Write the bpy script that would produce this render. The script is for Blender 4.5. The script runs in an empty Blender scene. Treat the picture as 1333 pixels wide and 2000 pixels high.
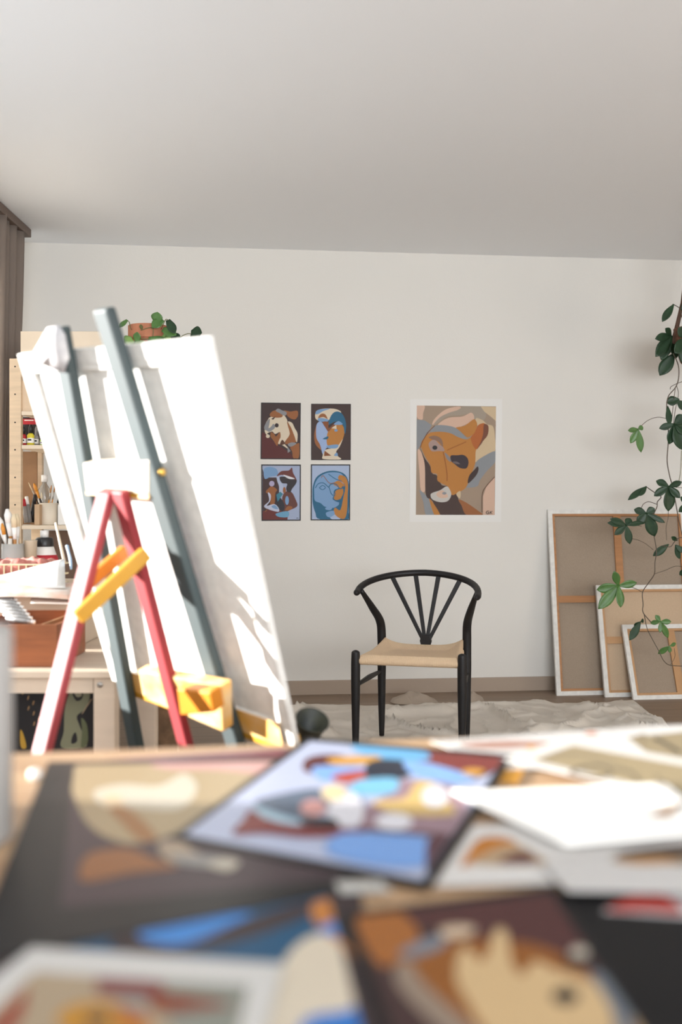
import bpy, bmesh, math, random
from mathutils import Vector, Matrix, noise, geometry
R = math.radians
random.seed(7)
S = bpy.context.scene
COL = bpy.context.collection
V = Vector

# ------------------------------------------------------------------ camera
F = 1944.44                     # focal length in pixels of the 1333x2000 frame
CZ = 1.06
cd = bpy.data.cameras.new('camera')
cam = bpy.data.objects.new('camera', cd); COL.objects.link(cam)
cam.location = (0, 0, CZ); cam.rotation_euler = (R(90), 0, 0)
cd.sensor_fit = 'VERTICAL'; cd.sensor_height = 36; cd.sensor_width = 24; cd.lens = 35
cd.clip_start = .02
cd.dof.use_dof = True; cd.dof.focus_distance = 4.7; cd.dof.aperture_fstop = 2.0
S.camera = cam

# ------------------------------------------------------------------ world, sun, daylight, added rear fill, exposure
S.view_settings.view_transform = 'Standard'
S.view_settings.look = 'None'
S.view_settings.gamma = 1.0
S.view_settings.use_curve_mapping = False
S.view_settings.exposure = -0.06
w = bpy.data.worlds.new('sky'); S.world = w; w.use_nodes = True
w.node_tree.nodes['Background'].inputs[0].default_value = (0.86, 0.93, 1.0, 1)
w.node_tree.nodes['Background'].inputs[1].default_value = .9
sd = bpy.data.lights.new('sun', 'SUN'); sd.energy = 25.0; sd.color = (1.0, .96, .91); sd.angle = R(.6)
sun = bpy.data.objects.new('sun', sd); COL.objects.link(sun)
EL, AZ = R(9), R(3.5)
sv = V((-math.cos(EL)*math.cos(AZ), math.cos(EL)*math.sin(AZ), math.sin(EL)))
sun.rotation_euler = sv.to_track_quat('Z', 'Y').to_euler()

# room frame: back wall passes (0,5.8), turned 6 degrees
PH = R(6.0)
U = V((math.cos(PH), math.sin(PH), 0)); N = V((math.sin(PH), -math.cos(PH), 0)); O = V((0, 5.8, 0))
U0, U1, DEPTH, HC = -1.93, 4.6, 8.2, 2.58
def room(u, s, z): return O + U*u + N*s + V((0, 0, z))
# s at a given Y on the left wall
def s_of(y): return ((O+U*U0).y - y)/math.cos(PH)
WIN = [(s_of(3.75), s_of(1.10), .70, 2.32), (s_of(5.25), s_of(4.15), .70, 2.32)]

def area(name, c, nrm, sx, sy, e, col):
    l = bpy.data.lights.new(name, 'AREA'); l.shape = 'RECTANGLE'; l.size = sx; l.size_y = sy; l.energy = e; l.color = col
    o = bpy.data.objects.new(name, l); COL.objects.link(o); o.location = c
    o.rotation_euler = (-nrm).to_track_quat('-Z', 'Z').to_euler() if False else nrm.to_track_quat('-Z', 'Z').to_euler()
    return o
LW = (U+V((0, 0, .1))).normalized()
for nm, k, e in (('window_daylight', 0, 18), ('far_window_daylight', 1, 6)):
    s0, s1, z0, z1 = WIN[k]
    area(nm, room(U0-.32, (s0+s1)/2, z0+.55), LW, (s1-s0)*.95, .9, e, (.93, .965, 1.0))
area('rear_fill_light', room(.7, DEPTH+.22, 1.45), (-N+V((0, 0, 1.0))).normalized(), 3.4, 1.5, 350, (.92, .96, 1.0))  # fill added behind the camera, tilted up to brighten ceiling and wall

# ------------------------------------------------------------------ helpers
def lin(c): return c/12.92 if c <= .04045 else ((c+.055)/1.055)**2.4
def hexc(h, k=1.0):
    h = h.lstrip('#')
    return tuple(min(.92, lin(int(h[i:i+2], 16)/255)*k) for i in (0, 2, 4)) + (1,)
MC = {}
def mat(name, h, rough=.6, k=1.0, bump=0, bscale=60, var=0, vscale=8, metal=0, spec=.5, trans=0, stretch=(1, 1, 1), sss=0, h2=None):
    key = (name, h, rough, k)
    if key in MC: return MC[key]
    m = bpy.data.materials.new(name); m.use_nodes = True
    nt = m.node_tree; b = nt.nodes['Principled BSDF']
    c = hexc(h, k)
    b.inputs['Base Color'].default_value = c; b.inputs['Roughness'].default_value = rough
    b.inputs['Metallic'].default_value = metal; b.inputs['Specular IOR Level'].default_value = spec
    if trans: b.inputs['Transmission Weight'].default_value = trans
    if bump or var:
        tc = nt.nodes.new('ShaderNodeTexCoord'); mp = nt.nodes.new('ShaderNodeMapping')
        nt.links.new(tc.outputs['Object'], mp.inputs[0]); mp.inputs['Scale'].default_value = stretch
    if var:
        n = nt.nodes.new('ShaderNodeTexNoise'); n.inputs['Scale'].default_value = vscale; n.inputs['Detail'].default_value = 5
        nt.links.new(mp.outputs[0], n.inputs[0])
        r = nt.nodes.new('ShaderNodeValToRGB')
        c2 = hexc(h2, k) if h2 else tuple(max(0, x*(1-var)) for x in c[:3])+(1,)
        r.color_ramp.elements[0].position = .35; r.color_ramp.elements[1].position = .65
        r.color_ramp.elements[0].color = c2; r.color_ramp.elements[1].color = c
        nt.links.new(n.outputs[0], r.inputs[0]); nt.links.new(r.outputs[0], b.inputs['Base Color'])
    if bump:
        n = nt.nodes.new('ShaderNodeTexNoise'); n.inputs['Scale'].default_value = bscale; n.inputs['Detail'].default_value = 4
        nt.links.new(mp.outputs[0], n.inputs[0])
        bp = nt.nodes.new('ShaderNodeBump'); bp.inputs['Strength'].default_value = bump; bp.inputs['Distance'].default_value = .004
        nt.links.new(n.outputs[0], bp.inputs['Height']); nt.links.new(bp.outputs[0], b.inputs['Normal'])
    MC[key] = m
    return m

def link(name, me, mats, parent=None, smooth=False, bevel=0):
    o = bpy.data.objects.new(name, me); COL.objects.link(o)
    if not isinstance(mats, (list, tuple)): mats = [mats]
    for m in mats: me.materials.append(m)
    if smooth:
        for p in me.polygons: p.use_smooth = True
    if bevel:
        b = o.modifiers.new('bevel', 'BEVEL'); b.width = bevel; b.segments = 2; b.limit_method = 'ANGLE'
    if parent:
        o.parent = parent; o.matrix_parent_inverse = Matrix.Translation(-V(parent.location))
    return o
def obj(name, bm, mats, parent=None, smooth=False, bevel=0):
    bmesh.ops.recalc_face_normals(bm, faces=bm.faces[:])
    me = bpy.data.meshes.new(name); bm.to_mesh(me); bm.free()
    return link(name, me, mats, parent, smooth, bevel)
def tag(o, label, cat, group=None, kind=None):
    o['label'] = label; o['category'] = cat
    if group: o['group'] = group
    if kind: o['kind'] = kind
    return o
def thing(name, loc, label, cat, group=None):
    o = bpy.data.objects.new(name, None); COL.objects.link(o); o.location = loc; o.empty_display_size = .05
    return tag(o, label, cat, group)
def struct(name, bm, m, bevel=0):
    o = obj(name, bm, m, bevel=bevel); o['kind'] = 'structure'; return o
def rename(o, label): o['label'] = label; return o

def hexa(bm, p):   # 8 corners: bottom 4 (ccw), top 4
    v = [bm.verts.new(q) for q in p]
    for f in ((0, 3, 2, 1), (4, 5, 6, 7), (0, 1, 5, 4), (1, 2, 6, 5), (2, 3, 7, 6), (3, 0, 4, 7)): bm.faces.new([v[i] for i in f])
def box(bm, c, ax, ay, az):  # centre + half-axis vectors
    c = V(c); ax, ay, az = V(ax), V(ay), V(az)
    hexa(bm, [c-ax-ay-az, c+ax-ay-az, c+ax+ay-az, c-ax+ay-az, c-ax-ay+az, c+ax-ay+az, c+ax+ay+az, c-ax+ay+az])
def abox(bm, x0, x1, y0, y1, z0, z1):
    box(bm, ((x0+x1)/2, (y0+y1)/2, (z0+z1)/2), ((x1-x0)/2, 0, 0), (0, (y1-y0)/2, 0), (0, 0, (z1-z0)/2))
def rbox(bm, u0, u1, s0, s1, z0, z1):
    box(bm, room((u0+u1)/2, (s0+s1)/2, (z0+z1)/2), U*((u1-u0)/2), N*((s1-s0)/2), (0, 0, (z1-z0)/2))
def beam(bm, a, b, wd, w, dd, d):  # prism from a to b; a,b lie on the corner; extends w along wd, d along dd
    a, b, wd, dd = V(a), V(b), V(wd).normalized()*w, V(dd).normalized()*d
    hexa(bm, [a, a+wd, a+wd+dd, a+dd, b, b+wd, b+wd+dd, b+dd])
def catmull(pts, n=8, closed=False):
    P = [V(p) for p in pts]; out = []; L = len(P)
    rng = range(L) if closed else range(L-1)
    for i in rng:
        p1, p2 = P[i], P[(i+1) % L]
        p0 = P[(i-1) % L] if closed or i > 0 else p1*2-p2
        p3 = P[(i+2) % L] if closed or i < L-2 else p2*2-p1
        for k in range(n):
            t = k/n
            out.append(.5*((2*p1)+(-p0+p2)*t+(2*p0-5*p1+4*p2-p3)*t*t+(-p0+3*p1-3*p2+p3)*t**3))
    if not closed: out.append(P[-1])
    return out
def tube(bm, pts, rad, seg=10, cap=True, flat=None):
    n = len(pts); pts = [V(p) for p in pts]
    if not isinstance(rad, (list, tuple)): rad = [rad]*n
    rings = []; prev = None
    for i, p in enumerate(pts):
        t = (pts[min(i+1, n-1)]-pts[max(i-1, 0)]).normalized()
        if prev is None:
            a = V((0, 0, 1)) if abs(t.z) < .9 else V((1, 0, 0))
            x = (a-t*a.dot(t)).normalized()
        else: x = (prev-t*prev.dot(t)).normalized()
        prev = x; y = t.cross(x)
        rings.append([bm.verts.new(p+(x*math.cos(2*math.pi*k/seg)+y*math.sin(2*math.pi*k/seg))*rad[i]) for k in range(seg)])
    for i in range(n-1):
        for k in range(seg):
            bm.faces.new([rings[i][k], rings[i][(k+1) % seg], rings[i+1][(k+1) % seg], rings[i+1][k]])
    if cap: bm.faces.new(rings[0][::-1]); bm.faces.new(rings[-1])
def interp(vals, n):
    out = []
    for i in range(n):
        t = i/(n-1)*(len(vals)-1); k = min(int(t), len(vals)-2); out.append(vals[k]+(vals[k+1]-vals[k])*(t-k))
    return out
def stube(bm, pts, rads, seg=10, n=6):
    p = catmull(pts, n); tube(bm, p, interp(rads, len(p)), seg)
def lathe(bm, prof, c, seg=28, axis=None):
    c = V(c); rot = Matrix.Identity(3) if axis is None else V(axis).to_track_quat('Z', 'X').to_matrix()
    rings = []
    for r, z in prof:
        if r < 1e-5: rings.append([bm.verts.new(c+rot@V((0, 0, z)))])
        else: rings.append([bm.verts.new(c+rot@V((r*math.cos(2*math.pi*k/seg), r*math.sin(2*math.pi*k/seg), z))) for k in range(seg)])
    for a, b in zip(rings, rings[1:]):
        for k in range(seg):
            k2 = (k+1) % seg
            if len(a) == 1 and len(b) == 1: continue
            if len(a) == 1: bm.faces.new([a[0], b[k], b[k2]])
            elif len(b) == 1: bm.faces.new([a[k], a[k2], b[0]])
            else: bm.faces.new([a[k], a[k2], b[k2], b[k]])
B = bmesh.new
def P(px, py, Y): return V(((px-666.5)/F*Y, Y, CZ-(py-1000)/F*Y))       # point seen at a pixel, at depth Y
def PZ(px, py, z):                                                        # ... on the horizontal plane z
    Y = (CZ-z)*F/(py-1000); return P(px, py, Y)
def PL(px, py, o, n):                                                     # ... on a plane
    k = V(((px-666.5)/F, 1, -(py-1000)/F)); c = V((0, 0, CZ)); return c+k*((V(o)-c).dot(n)/k.dot(n))
def PW(px, py, off=0): return PL(px, py, O+N*off, N)                      # ... on the back wall

# ------------------------------------------------------------------ flat artwork made of painted shapes
def ell(cx, cy, rx, ry, n=14): return [(cx+rx*math.cos(2*math.pi*k/n), cy+ry*math.sin(2*math.pi*k/n)) for k in range(n)]
def stroke(pts, w, n=5):
    c = catmull([(x, y, 0) for x, y in pts], n); L, Rr = [], []
    for i, p in enumerate(c):
        t = (c[min(i+1, len(c)-1)]-c[max(i-1, 0)]).normalized(); q = V((-t.y, t.x, 0))*w/2
        L.append((p+q)[:2]); Rr.append((p-q)[:2])
    return ('strip', L, Rr)
def clip(poly, quad):
    """part of a flat polygon inside a convex outline"""
    cx = sum(p[0] for p in quad)/len(quad); cy = sum(p[1] for p in quad)/len(quad); out = [tuple(p) for p in poly]
    for i in range(len(quad)):
        a, b = quad[i], quad[(i+1) % len(quad)]
        side = lambda p: (b[0]-a[0])*(p[1]-a[1])-(b[1]-a[1])*(p[0]-a[0])
        sg = 1 if side((cx, cy)) > 0 else -1; src, out = out, []
        for k in range(len(src)):
            p, q = src[k], src[(k+1) % len(src)]; sp, sq = side(p)*sg, side(q)*sg
            if sp >= 0: out.append(p)
            if (sp >= 0) != (sq >= 0):
                t = sp/(sp-sq); out.append((p[0]+(q[0]-p[0])*t, p[1]+(q[1]-p[1])*t))
        if len(out) < 3: return []
    return out
def art(name, corners, base, layers, mp, up, th=.0009, step=.00012, rough=.55, label=None, cat='print', group=None, parent=None, k_=.86):
    """corners: outline (pixels); layers: [(hex, shape, smooth)]; mp: pixel -> point on the sheet; up: sheet normal"""
    verts, faces, mi, mats = [], [], [], []
    def M(h):
        m = mat('paint_'+h.strip('#'), h, rough, k_, spec=.3 if k_ > .8 else .1)
        if m not in mats: mats.append(m)
        return mats.index(m)
    c3 = [mp(*c) for c in corners]; n = len(c3); b0 = M(base)
    verts += [p for p in c3]+[p-up*th for p in c3]
    tris = geometry.tessellate_polygon([[V((c[0], c[1], 0)) for c in corners]])
    for t in tris: faces.append(tuple(t)); mi.append(b0)
    for t in tris: faces.append(tuple(i+n for i in reversed(t))); mi.append(b0)
    for i in range(n): faces.append((i, i+n, (i+1) % n+n, (i+1) % n)); mi.append(b0)
    lv = 1; inner = None
    if layers and len(layers[0]) > 2 and layers[0][2] is False and len(layers[0][1]) == 4: inner = layers[0][1]
    for L in layers:
        h, sh = L[0], L[1]; sm = L[2] if len(L) > 2 else True
        k = len(verts); m = M(h)
        if sh[0] == 'strip':
            A, Bs = sh[1], sh[2]; q = len(A)
            verts += [mp(*p)+up*step*lv for p in A]+[mp(*p)+up*step*lv for p in Bs]
            for i in range(q-1): faces.append((k+i, k+i+1, k+q+i+1, k+q+i)); mi.append(m)
        else:
            pts = [p[:2] for p in catmull([(x, y, 0) for x, y in sh], 5, True)] if sm else sh
            pts = clip(pts, inner if inner and lv > 1 else corners)
            if len(pts) < 3: continue
            verts += [mp(*p)+up*step*lv for p in pts]
            for t in geometry.tessellate_polygon([[V((p[0], p[1], 0)) for p in pts]]): faces.append(tuple(i+k for i in t)); mi.append(m)
        lv += 1
    me = bpy.data.meshes.new(name); me.from_pydata([tuple(v) for v in verts], [], faces)
    o = link(name, me, mats, parent)
    me.polygons.foreach_set('material_index', mi); me.update()
    # make every face look towards the sheet's front
    for p in me.polygons:
        if p.index >= len(tris)*2+n and p.normal.dot(up) < 0: p.flip()
    if label: tag(o, label, cat, group)
    return o

# ------------------------------------------------------------------ materials of the room
m_wall = mat('wall_plaster', '#dedbd5', .9, 1, bump=.12, bscale=120, spec=.2)
m_ceil = mat('ceiling_paint', '#f1f3f5', .95, 1, bump=.1, bscale=150, spec=.2)
m_base = mat('baseboard_taupe', '#a39282', .6, 1)
def floor_mat():
    m = bpy.data.materials.new('laminate_floor'); m.use_nodes = True; nt = m.node_tree; b = nt.nodes['Principled BSDF']
    tc = nt.nodes.new('ShaderNodeTexCoord'); mp = nt.nodes.new('ShaderNodeMapping'); mp.inputs['Rotation'].default_value = (0, 0, -PH)
    nt.links.new(tc.outputs['Object'], mp.inputs[0])
    br = nt.nodes.new('ShaderNodeTexBrick'); br.inputs['Scale'].default_value = 1; br.inputs['Brick Width'].default_value = 1.3; br.inputs['Row Height'].default_value = .19
    br.inputs['Mortar Size'].default_value = .002; br.inputs['Color1'].default_value = hexc('#95806d'); br.inputs['Color2'].default_value = hexc('#87725f'); br.inputs['Mortar'].default_value = hexc('#4c4038')
    nt.links.new(mp.outputs[0], br.inputs[0])
    m2 = nt.nodes.new('ShaderNodeMapping'); m2.inputs['Scale'].default_value = (1.5, 22, 1); nt.links.new(mp.outputs[0], m2.inputs[0])
    n = nt.nodes.new('ShaderNodeTexNoise'); n.inputs['Scale'].default_value = 2.5; n.inputs['Detail'].default_value = 8; nt.links.new(m2.outputs[0], n.inputs[0])
    mx = nt.nodes.new('ShaderNodeMixRGB'); mx.blend_type = 'MULTIPLY'; mx.inputs[0].default_value = .5
    rp = nt.nodes.new('ShaderNodeValToRGB'); rp.color_ramp.elements[0].color = (.6, .57, .55, 1); rp.color_ramp.elements[0].position = .3; rp.color_ramp.elements[1].position = .7
    nt.links.new(n.outputs[0], rp.inputs[0]); nt.links.new(br.outputs[0], mx.inputs[1]); nt.links.new(rp.outputs[0], mx.inputs[2])
    nt.links.new(mx.outputs[0], b.inputs['Base Color']); b.inputs['Roughness'].default_value = .5
    return m
m_floor = floor_mat()

# ------------------------------------------------------------------ shell
T_ = .25
bm = B(); rbox(bm, U0-T_, U1+T_, -T_, DEPTH+T_, -.2, 0); struct('floor', bm, m_floor)
bm = B(); rbox(bm, U0-T_, U1+T_, -T_, DEPTH+T_, HC, HC+.2); struct('ceiling', bm, m_ceil)
bm = B(); rbox(bm, U0-T_, U1+T_, -T_, 0, 0, HC); struct('wall_back', bm, m_wall)
bm = B(); rbox(bm, U1, U1+T_, 0, DEPTH, 0, HC); struct('wall_right', bm, mat('wall_plaster_taupe', '#c9c0b5', .9))
bm = B()                                      # rear wall; its window opening is added for the fill lamp
rbox(bm, U0-T_, -1.1, DEPTH, DEPTH+T_, 0, HC); rbox(bm, 2.5, U1+T_, DEPTH, DEPTH+T_, 0, HC)
rbox(bm, -1.1, 2.5, DEPTH, DEPTH+T_, 0, .45); rbox(bm, -1.1, 2.5, DEPTH, DEPTH+T_, 2.42, HC); struct('wall_rear', bm, m_wall)
bm = B()                                      # left wall around two windows
a0, a1 = WIN[1][0], WIN[1][1]; b0, b1 = WIN[0][0], WIN[0][1]; zs, zt = .70, 2.32
for (p, q) in ((0, a0), (a1, b0), (b1, DEPTH)): rbox(bm, U0-T_, U0, p, q, 0, HC)
for (p, q) in ((a0, a1), (b0, b1)):
    rbox(bm, U0-T_, U0, p, q, 0, zs); rbox(bm, U0-T_, U0, p, q, zt, HC)
struct('wall_left', bm, m_wall)
m_wf = mat('window_frame_white', '#e6e4e0', .4)
for i, (p, q) in enumerate(((b0, b1), (a0, a1))):
    bm = B(); u0, u1 = U0-.2, U0-.14
    rbox(bm, u0, u1, p, p+.05, zs, zt); rbox(bm, u0, u1, q-.05, q, zs, zt); rbox(bm, u0, u1, p+.05, q-.05, zs, zs+.05); rbox(bm, u0, u1, p+.05, q-.05, zt-.05, zt)
    struct('window_%d' % (i+1), bm, m_wf)
bm = B(); 
for (p, q, r, s) in ((-1.1, -1.04, .45, 2.42), (2.44, 2.5, .45, 2.42), (-1.04, 2.44, .45, .51), (-1.04, 2.44, 2.36, 2.42)): rbox(bm, p, q, DEPTH+.1, DEPTH+.16, r, s)
struct('window_3', bm, m_wf)  # unseen window, added to go with the rear fill
bm = B(); rbox(bm, U0, U1, 0, .016, 0, .082); struct('baseboard_back', bm, m_base, bevel=.002)
bm = B(); rbox(bm, U0, U0+.016, .016, DEPTH, 0, .082); struct('baseboard_left', bm, m_base)
bm = B(); rbox(bm, U1-.016, U1, .016, DEPTH, 0, .082); struct('baseboard_right', bm, m_base)

# ------------------------------------------------------------------ curtains at the far left
def drape(name, X0, yn_top, yf_top, yn_bot, yf_bot, ztop, zbot, folds, amp, m, label):
    bm = B(); nx, nz = folds*10, 30; g = []
    for j in range(nz+1):
        tz = j/nz; z = ztop+(zbot-ztop)*tz; e = min(1, tz*1.6); e = e*e*(3-2*e); row = []
        ya, yb = yn_top+(yn_bot-yn_top)*e, yf_top+(yf_bot-yf_top)*e
        for i in range(nx+1):
            t = i/nx; y = ya+(yb-ya)*t
            a = amp*(.6+.4*math.sin(i*.37+1))*(1-.35*tz)
            x = X0+a*math.sin(2*math.pi*folds*t+.4*math.sin(tz*3))+.012*noise.noise(V((t*9, tz*3, X0)))
            row.append(bm.verts.new((x, y, z)))
        g.append(row)
    for j in range(nz):
        for i in range(nx): bm.faces.new([g[j][i], g[j][i+1], g[j+1][i+1], g[j+1][i]])
    o = obj(name, bm, m, smooth=True); sl = o.modifiers.new('thickness', 'SOLIDIFY'); sl.thickness = .003
    return tag(o, label, 'curtain')
m_cur = mat('curtain_taupe', '#7d7168', .9, 1, bump=.2, bscale=400)
m_sheer = mat('curtain_sheer', '#ece8e1', .9, 1, bump=.1, bscale=400)
nt = m_sheer.node_tree; bs = nt.nodes['Principled BSDF']; tl = nt.nodes.new('ShaderNodeBsdfTranslucent'); tl.inputs[0].default_value = (.85, .83, .8, 1)
mx = nt.nodes.new('ShaderNodeMixShader'); mx.inputs[0].default_value = .5; out = nt.nodes['Material Output']
nt.links.new(bs.outputs[0], mx.inputs[1]); nt.links.new(tl.outputs[0], mx.inputs[2]); nt.links.new(mx.outputs[0], out.inputs[0])
drape('curtain', -1.70, 4.93, 5.30, 4.90, 5.16, 2.545, .02, 4, .036, m_cur, 'taupe grey floor-length curtain bunched at the far end of the left wall')
drape('sheer_curtain', -1.725, 4.2, 4.92, 4.2, 4.88, 2.53, .03, 9, .03, m_sheer, 'off-white sheer curtain hanging just in front of the taupe curtain')
bm = B(); box(bm, (-1.715, 4.55, 2.556), (.05, 0, 0), (0, .80, 0), (0, 0, .022))
tag(obj('curtain_rail', bm, mat('rail_brown', '#6a5a50', .6), bevel=.004), 'dark brown curtain rail along the ceiling at the left edge', 'curtain rail')

# ------------------------------------------------------------------ four small posters and one large poster on the back wall
BK = '#312e2e'
def z5(pts): return [(490+x*.16504, 770+y*.16504) for x, y in pts]
def z6(pts): return [(800+x*.15, 770+y*.15) for x, y in pts]
def conv(layers, z):
    out = []
    for L in layers:
        sh = L[1]
        sh = ('strip', z(sh[1]), z(sh[2])) if sh[0] == 'strip' else z(sh)
        out.append((L[0], sh)+tuple(L[2:]))
    return out
wp = lambda px, py: PW(px, py, .002)
OR, OR2, CR, BL, PB, TL, GY = '#9c6238', '#bd7f3a', '#e2d3bb', '#7ea3cc', '#a4b4d6', '#2a6788', '#8f9094'
art('face_poster', z5([(122, 98), (594, 103), (588, 772), (116, 768)]), BK, conv([
    ('#453433', [(133, 110), (582, 113), (577, 760), (128, 757)], False),
    ('#5e2a29', [(132, 470), (190, 482), (250, 540), (310, 595), (400, 650), (470, 700), (490, 757), (310, 757), (132, 757)]),
    (OR, [(395, 192), (470, 205), (550, 195), (560, 250), (530, 295), (480, 290), (430, 250)]),
    (CR, [(225, 275), (300, 250), (375, 235), (425, 290), (440, 350), (465, 420), (455, 490), (400, 575), (430, 620), (440, 645), (370, 600), (300, 575), (350, 520), (345, 450), (290, 470), (250, 440), (190, 480), (165, 420), (175, 350), (205, 300)]),
    (OR, [(225, 240), (260, 200), (320, 190), (375, 225), (370, 270), (300, 278), (240, 265)]),
    (GY, [(295, 195), (325, 170), (370, 190), (425, 215), (405, 255), (340, 222)]),
    (GY, [(225, 290), (180, 340), (160, 400), (190, 450), (250, 430), (290, 390), (270, 350), (240, 385), (212, 400), (222, 350)]),
    (CR, [(205, 440), (165, 425), (185, 478), (225, 460)]),
    ('#3a2b2a', ell(308, 368, 23, 25)), ('#3a2b2a', [(240, 292), (297, 263), (268, 302)], False),
    ('#3a2b2a', [(195, 465), (245, 445), (240, 490), (215, 480)]),
    (OR, [(240, 450), (280, 472), (300, 500), (345, 448), (352, 500), (330, 560), (312, 612), (270, 550), (235, 500)]),
    ('#5d3a2a', [(345, 600), (370, 540), (395, 560), (400, 590)]),
    (OR, [(430, 330), (480, 400), (530, 500), (540, 560), (480, 580), (410, 590), (420, 540), (462, 470)]),
    (CR, [(440, 325), (490, 340), (520, 400), (555, 470), (545, 570), (520, 500), (480, 400)]),
    (OR, [(470, 625), (560, 580), (576, 600), (570, 750), (505, 757), (490, 680)]),
    (GY, [(440, 590), (490, 570), (540, 582), (500, 612), (460, 620)]),
    (CR, ell(203, 497, 23, 21)), (GY, [(435, 618), (472, 672), (438, 695)], False),
], z5), wp, N, label='small dark brown poster of a cream and orange head, upper left of four', cat='poster')
art('face_poster', z5([(715, 112), (1187, 114), (1185, 780), (715, 780)]), BK, conv([
    ('#45332f', [(722, 119), (1180, 121), (1178, 773), (722, 773)], False),
    (OR, [(780, 365), (752, 480), (768, 590), (842, 662), (830, 560), (800, 420)]),
    ('#9fb5dc', [(785, 350), (830, 322), (880, 380), (920, 440), (910, 590), (965, 600), (890, 645), (880, 725), (850, 705), (822, 600), (780, 520), (775, 420)]),
    (OR2, [(915, 440), (1000, 360), (1060, 345), (1104, 400), (1104, 490), (1055, 590), (960, 602), (903, 592)]),
    (CR, [(1090, 530), (1050, 625), (1012, 680), (1030, 730), (1065, 770), (870, 768), (850, 735), (885, 660), (960, 640), (1040, 600)]),
    (CR, [(765, 230), (790, 190), (880, 170), (1000, 175), (1070, 210), (1030, 245), (960, 252), (920, 310), (830, 320), (770, 290)]),
    (BL, [(765, 232), (800, 185), (940, 170), (860, 200), (800, 234)]),
    (TL, [(925, 318), (960, 240), (1010, 205), (1070, 220), (1115, 290), (1130, 380), (1115, 470), (1095, 370), (1050, 322), (985, 330), (922, 362)]),
    (OR, [(800, 280), (830, 234), (880, 236), (910, 292), (860, 270)]),
    (BL, [(795, 287), (850, 282), (920, 302), (900, 325), (810, 320)]),
    ('#8a5230', [(850, 330), (920, 330), (922, 400), (990, 350), (1030, 345), (960, 400), (920, 442), (888, 400)]),
    (BL, [(985, 358), (1040, 318), (1088, 358)]), (BL, [(900, 612), (1030, 595), (1020, 637), (930, 640)]),
    ('#8a5230', [(875, 668), (955, 727), (868, 732)], False), (CR, [(955, 402), (1012, 362), (1017, 412)], False),
    (BL, ell(1010, 428, 20, 14)), (TL, [(852, 528), (917, 498), (907, 532)]), (BL, [(985, 725), (1020, 690), (1030, 730)]),
], z5), wp, N, label='small poster of a blue, teal and orange face on dark brown, upper right of four', cat='poster')
art('face_poster', z5([(124, 830), (595, 832), (593, 1497), (128, 1499)]), BK, conv([
    ('#a9b5d2', [(138, 845), (581, 847), (579, 1483), (142, 1485)], False),
    ('#4a3534', [(140, 880), (170, 985), (300, 985), (335, 1000), (370, 1130), (330, 1240), (370, 1390), (142, 1400)], False),
    ('#6e3430', [(142, 1385), (240, 1360), (330, 1370), (440, 1400), (436, 1484), (142, 1485)], False),
    (BL, [(158, 885), (230, 860), (308, 888), (318, 955), (240, 975), (166, 1000)]),
    ('#6b4038', [(440, 1145), (490, 1165), (530, 1240), (552, 1320), (480, 1365), (380, 1400), (340, 1360), (380, 1300), (372, 1230), (395, 1170)]),
    ('#3a3438', [(340, 985), (400, 975), (530, 1000), (540, 1050), (490, 1120), (470, 1162), (430, 1150), (420, 1110), (430, 1060), (370, 1050)]),
    ('#6e3a35', [(308, 970), (360, 912), (450, 902), (488, 868), (502, 930), (540, 1012), (450, 985), (370, 955)]),
    ('#b9c3dc', [(308, 975), (340, 985), (345, 1030), (375, 1060), (385, 1120), (380, 1175), (340, 1180), (335, 1090), (315, 1030)]),
    (OR, [(385, 1110), (405, 1100), (418, 1140), (400, 1170), (382, 1155)]),
    ('#33323a', [(300, 1190), (365, 1240), (402, 1320), (380, 1388), (330, 1350), (300, 1290)]),
    ('#3f8398', [(303, 1190), (350, 1153), (382, 1180), (320, 1272)], False),
    (OR, [(215, 1110), (250, 1088), (312, 1130), (292, 1172), (280, 1300), (230, 1300), (240, 1200), (178, 1160)]),
    ('#c7cbe0', [(203, 1165), (238, 1190), (232, 1260), (192, 1320), (280, 1300), (332, 1350), (320, 1392), (160, 1335), (218, 1260)]),
    (BL, [(245, 1325), (290, 1312), (325, 1360), (270, 1350)]),
    ('#b6adcd', ell(250, 1058, 31, 33)), (BL, ell(430, 1257, 22, 52)),
    (OR, [(408, 1372), (440, 1325), (492, 1332), (478, 1366)]), ('#6fa6c8', [(300, 1412), (440, 1385), (440, 1452), (330, 1450)]),
    ('#e6e6ea', [(385, 955), (450, 970), (522, 1000), (450, 1000)]), (OR, [(160, 1392), (212, 1345), (182, 1388)], False),
    (BK, stroke([(540, 1470), (552, 1464), (566, 1472)], 6)),
], z5), wp, N, label='small poster of a brown seated figure with pale blue, lower left of four', cat='poster')
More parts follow.
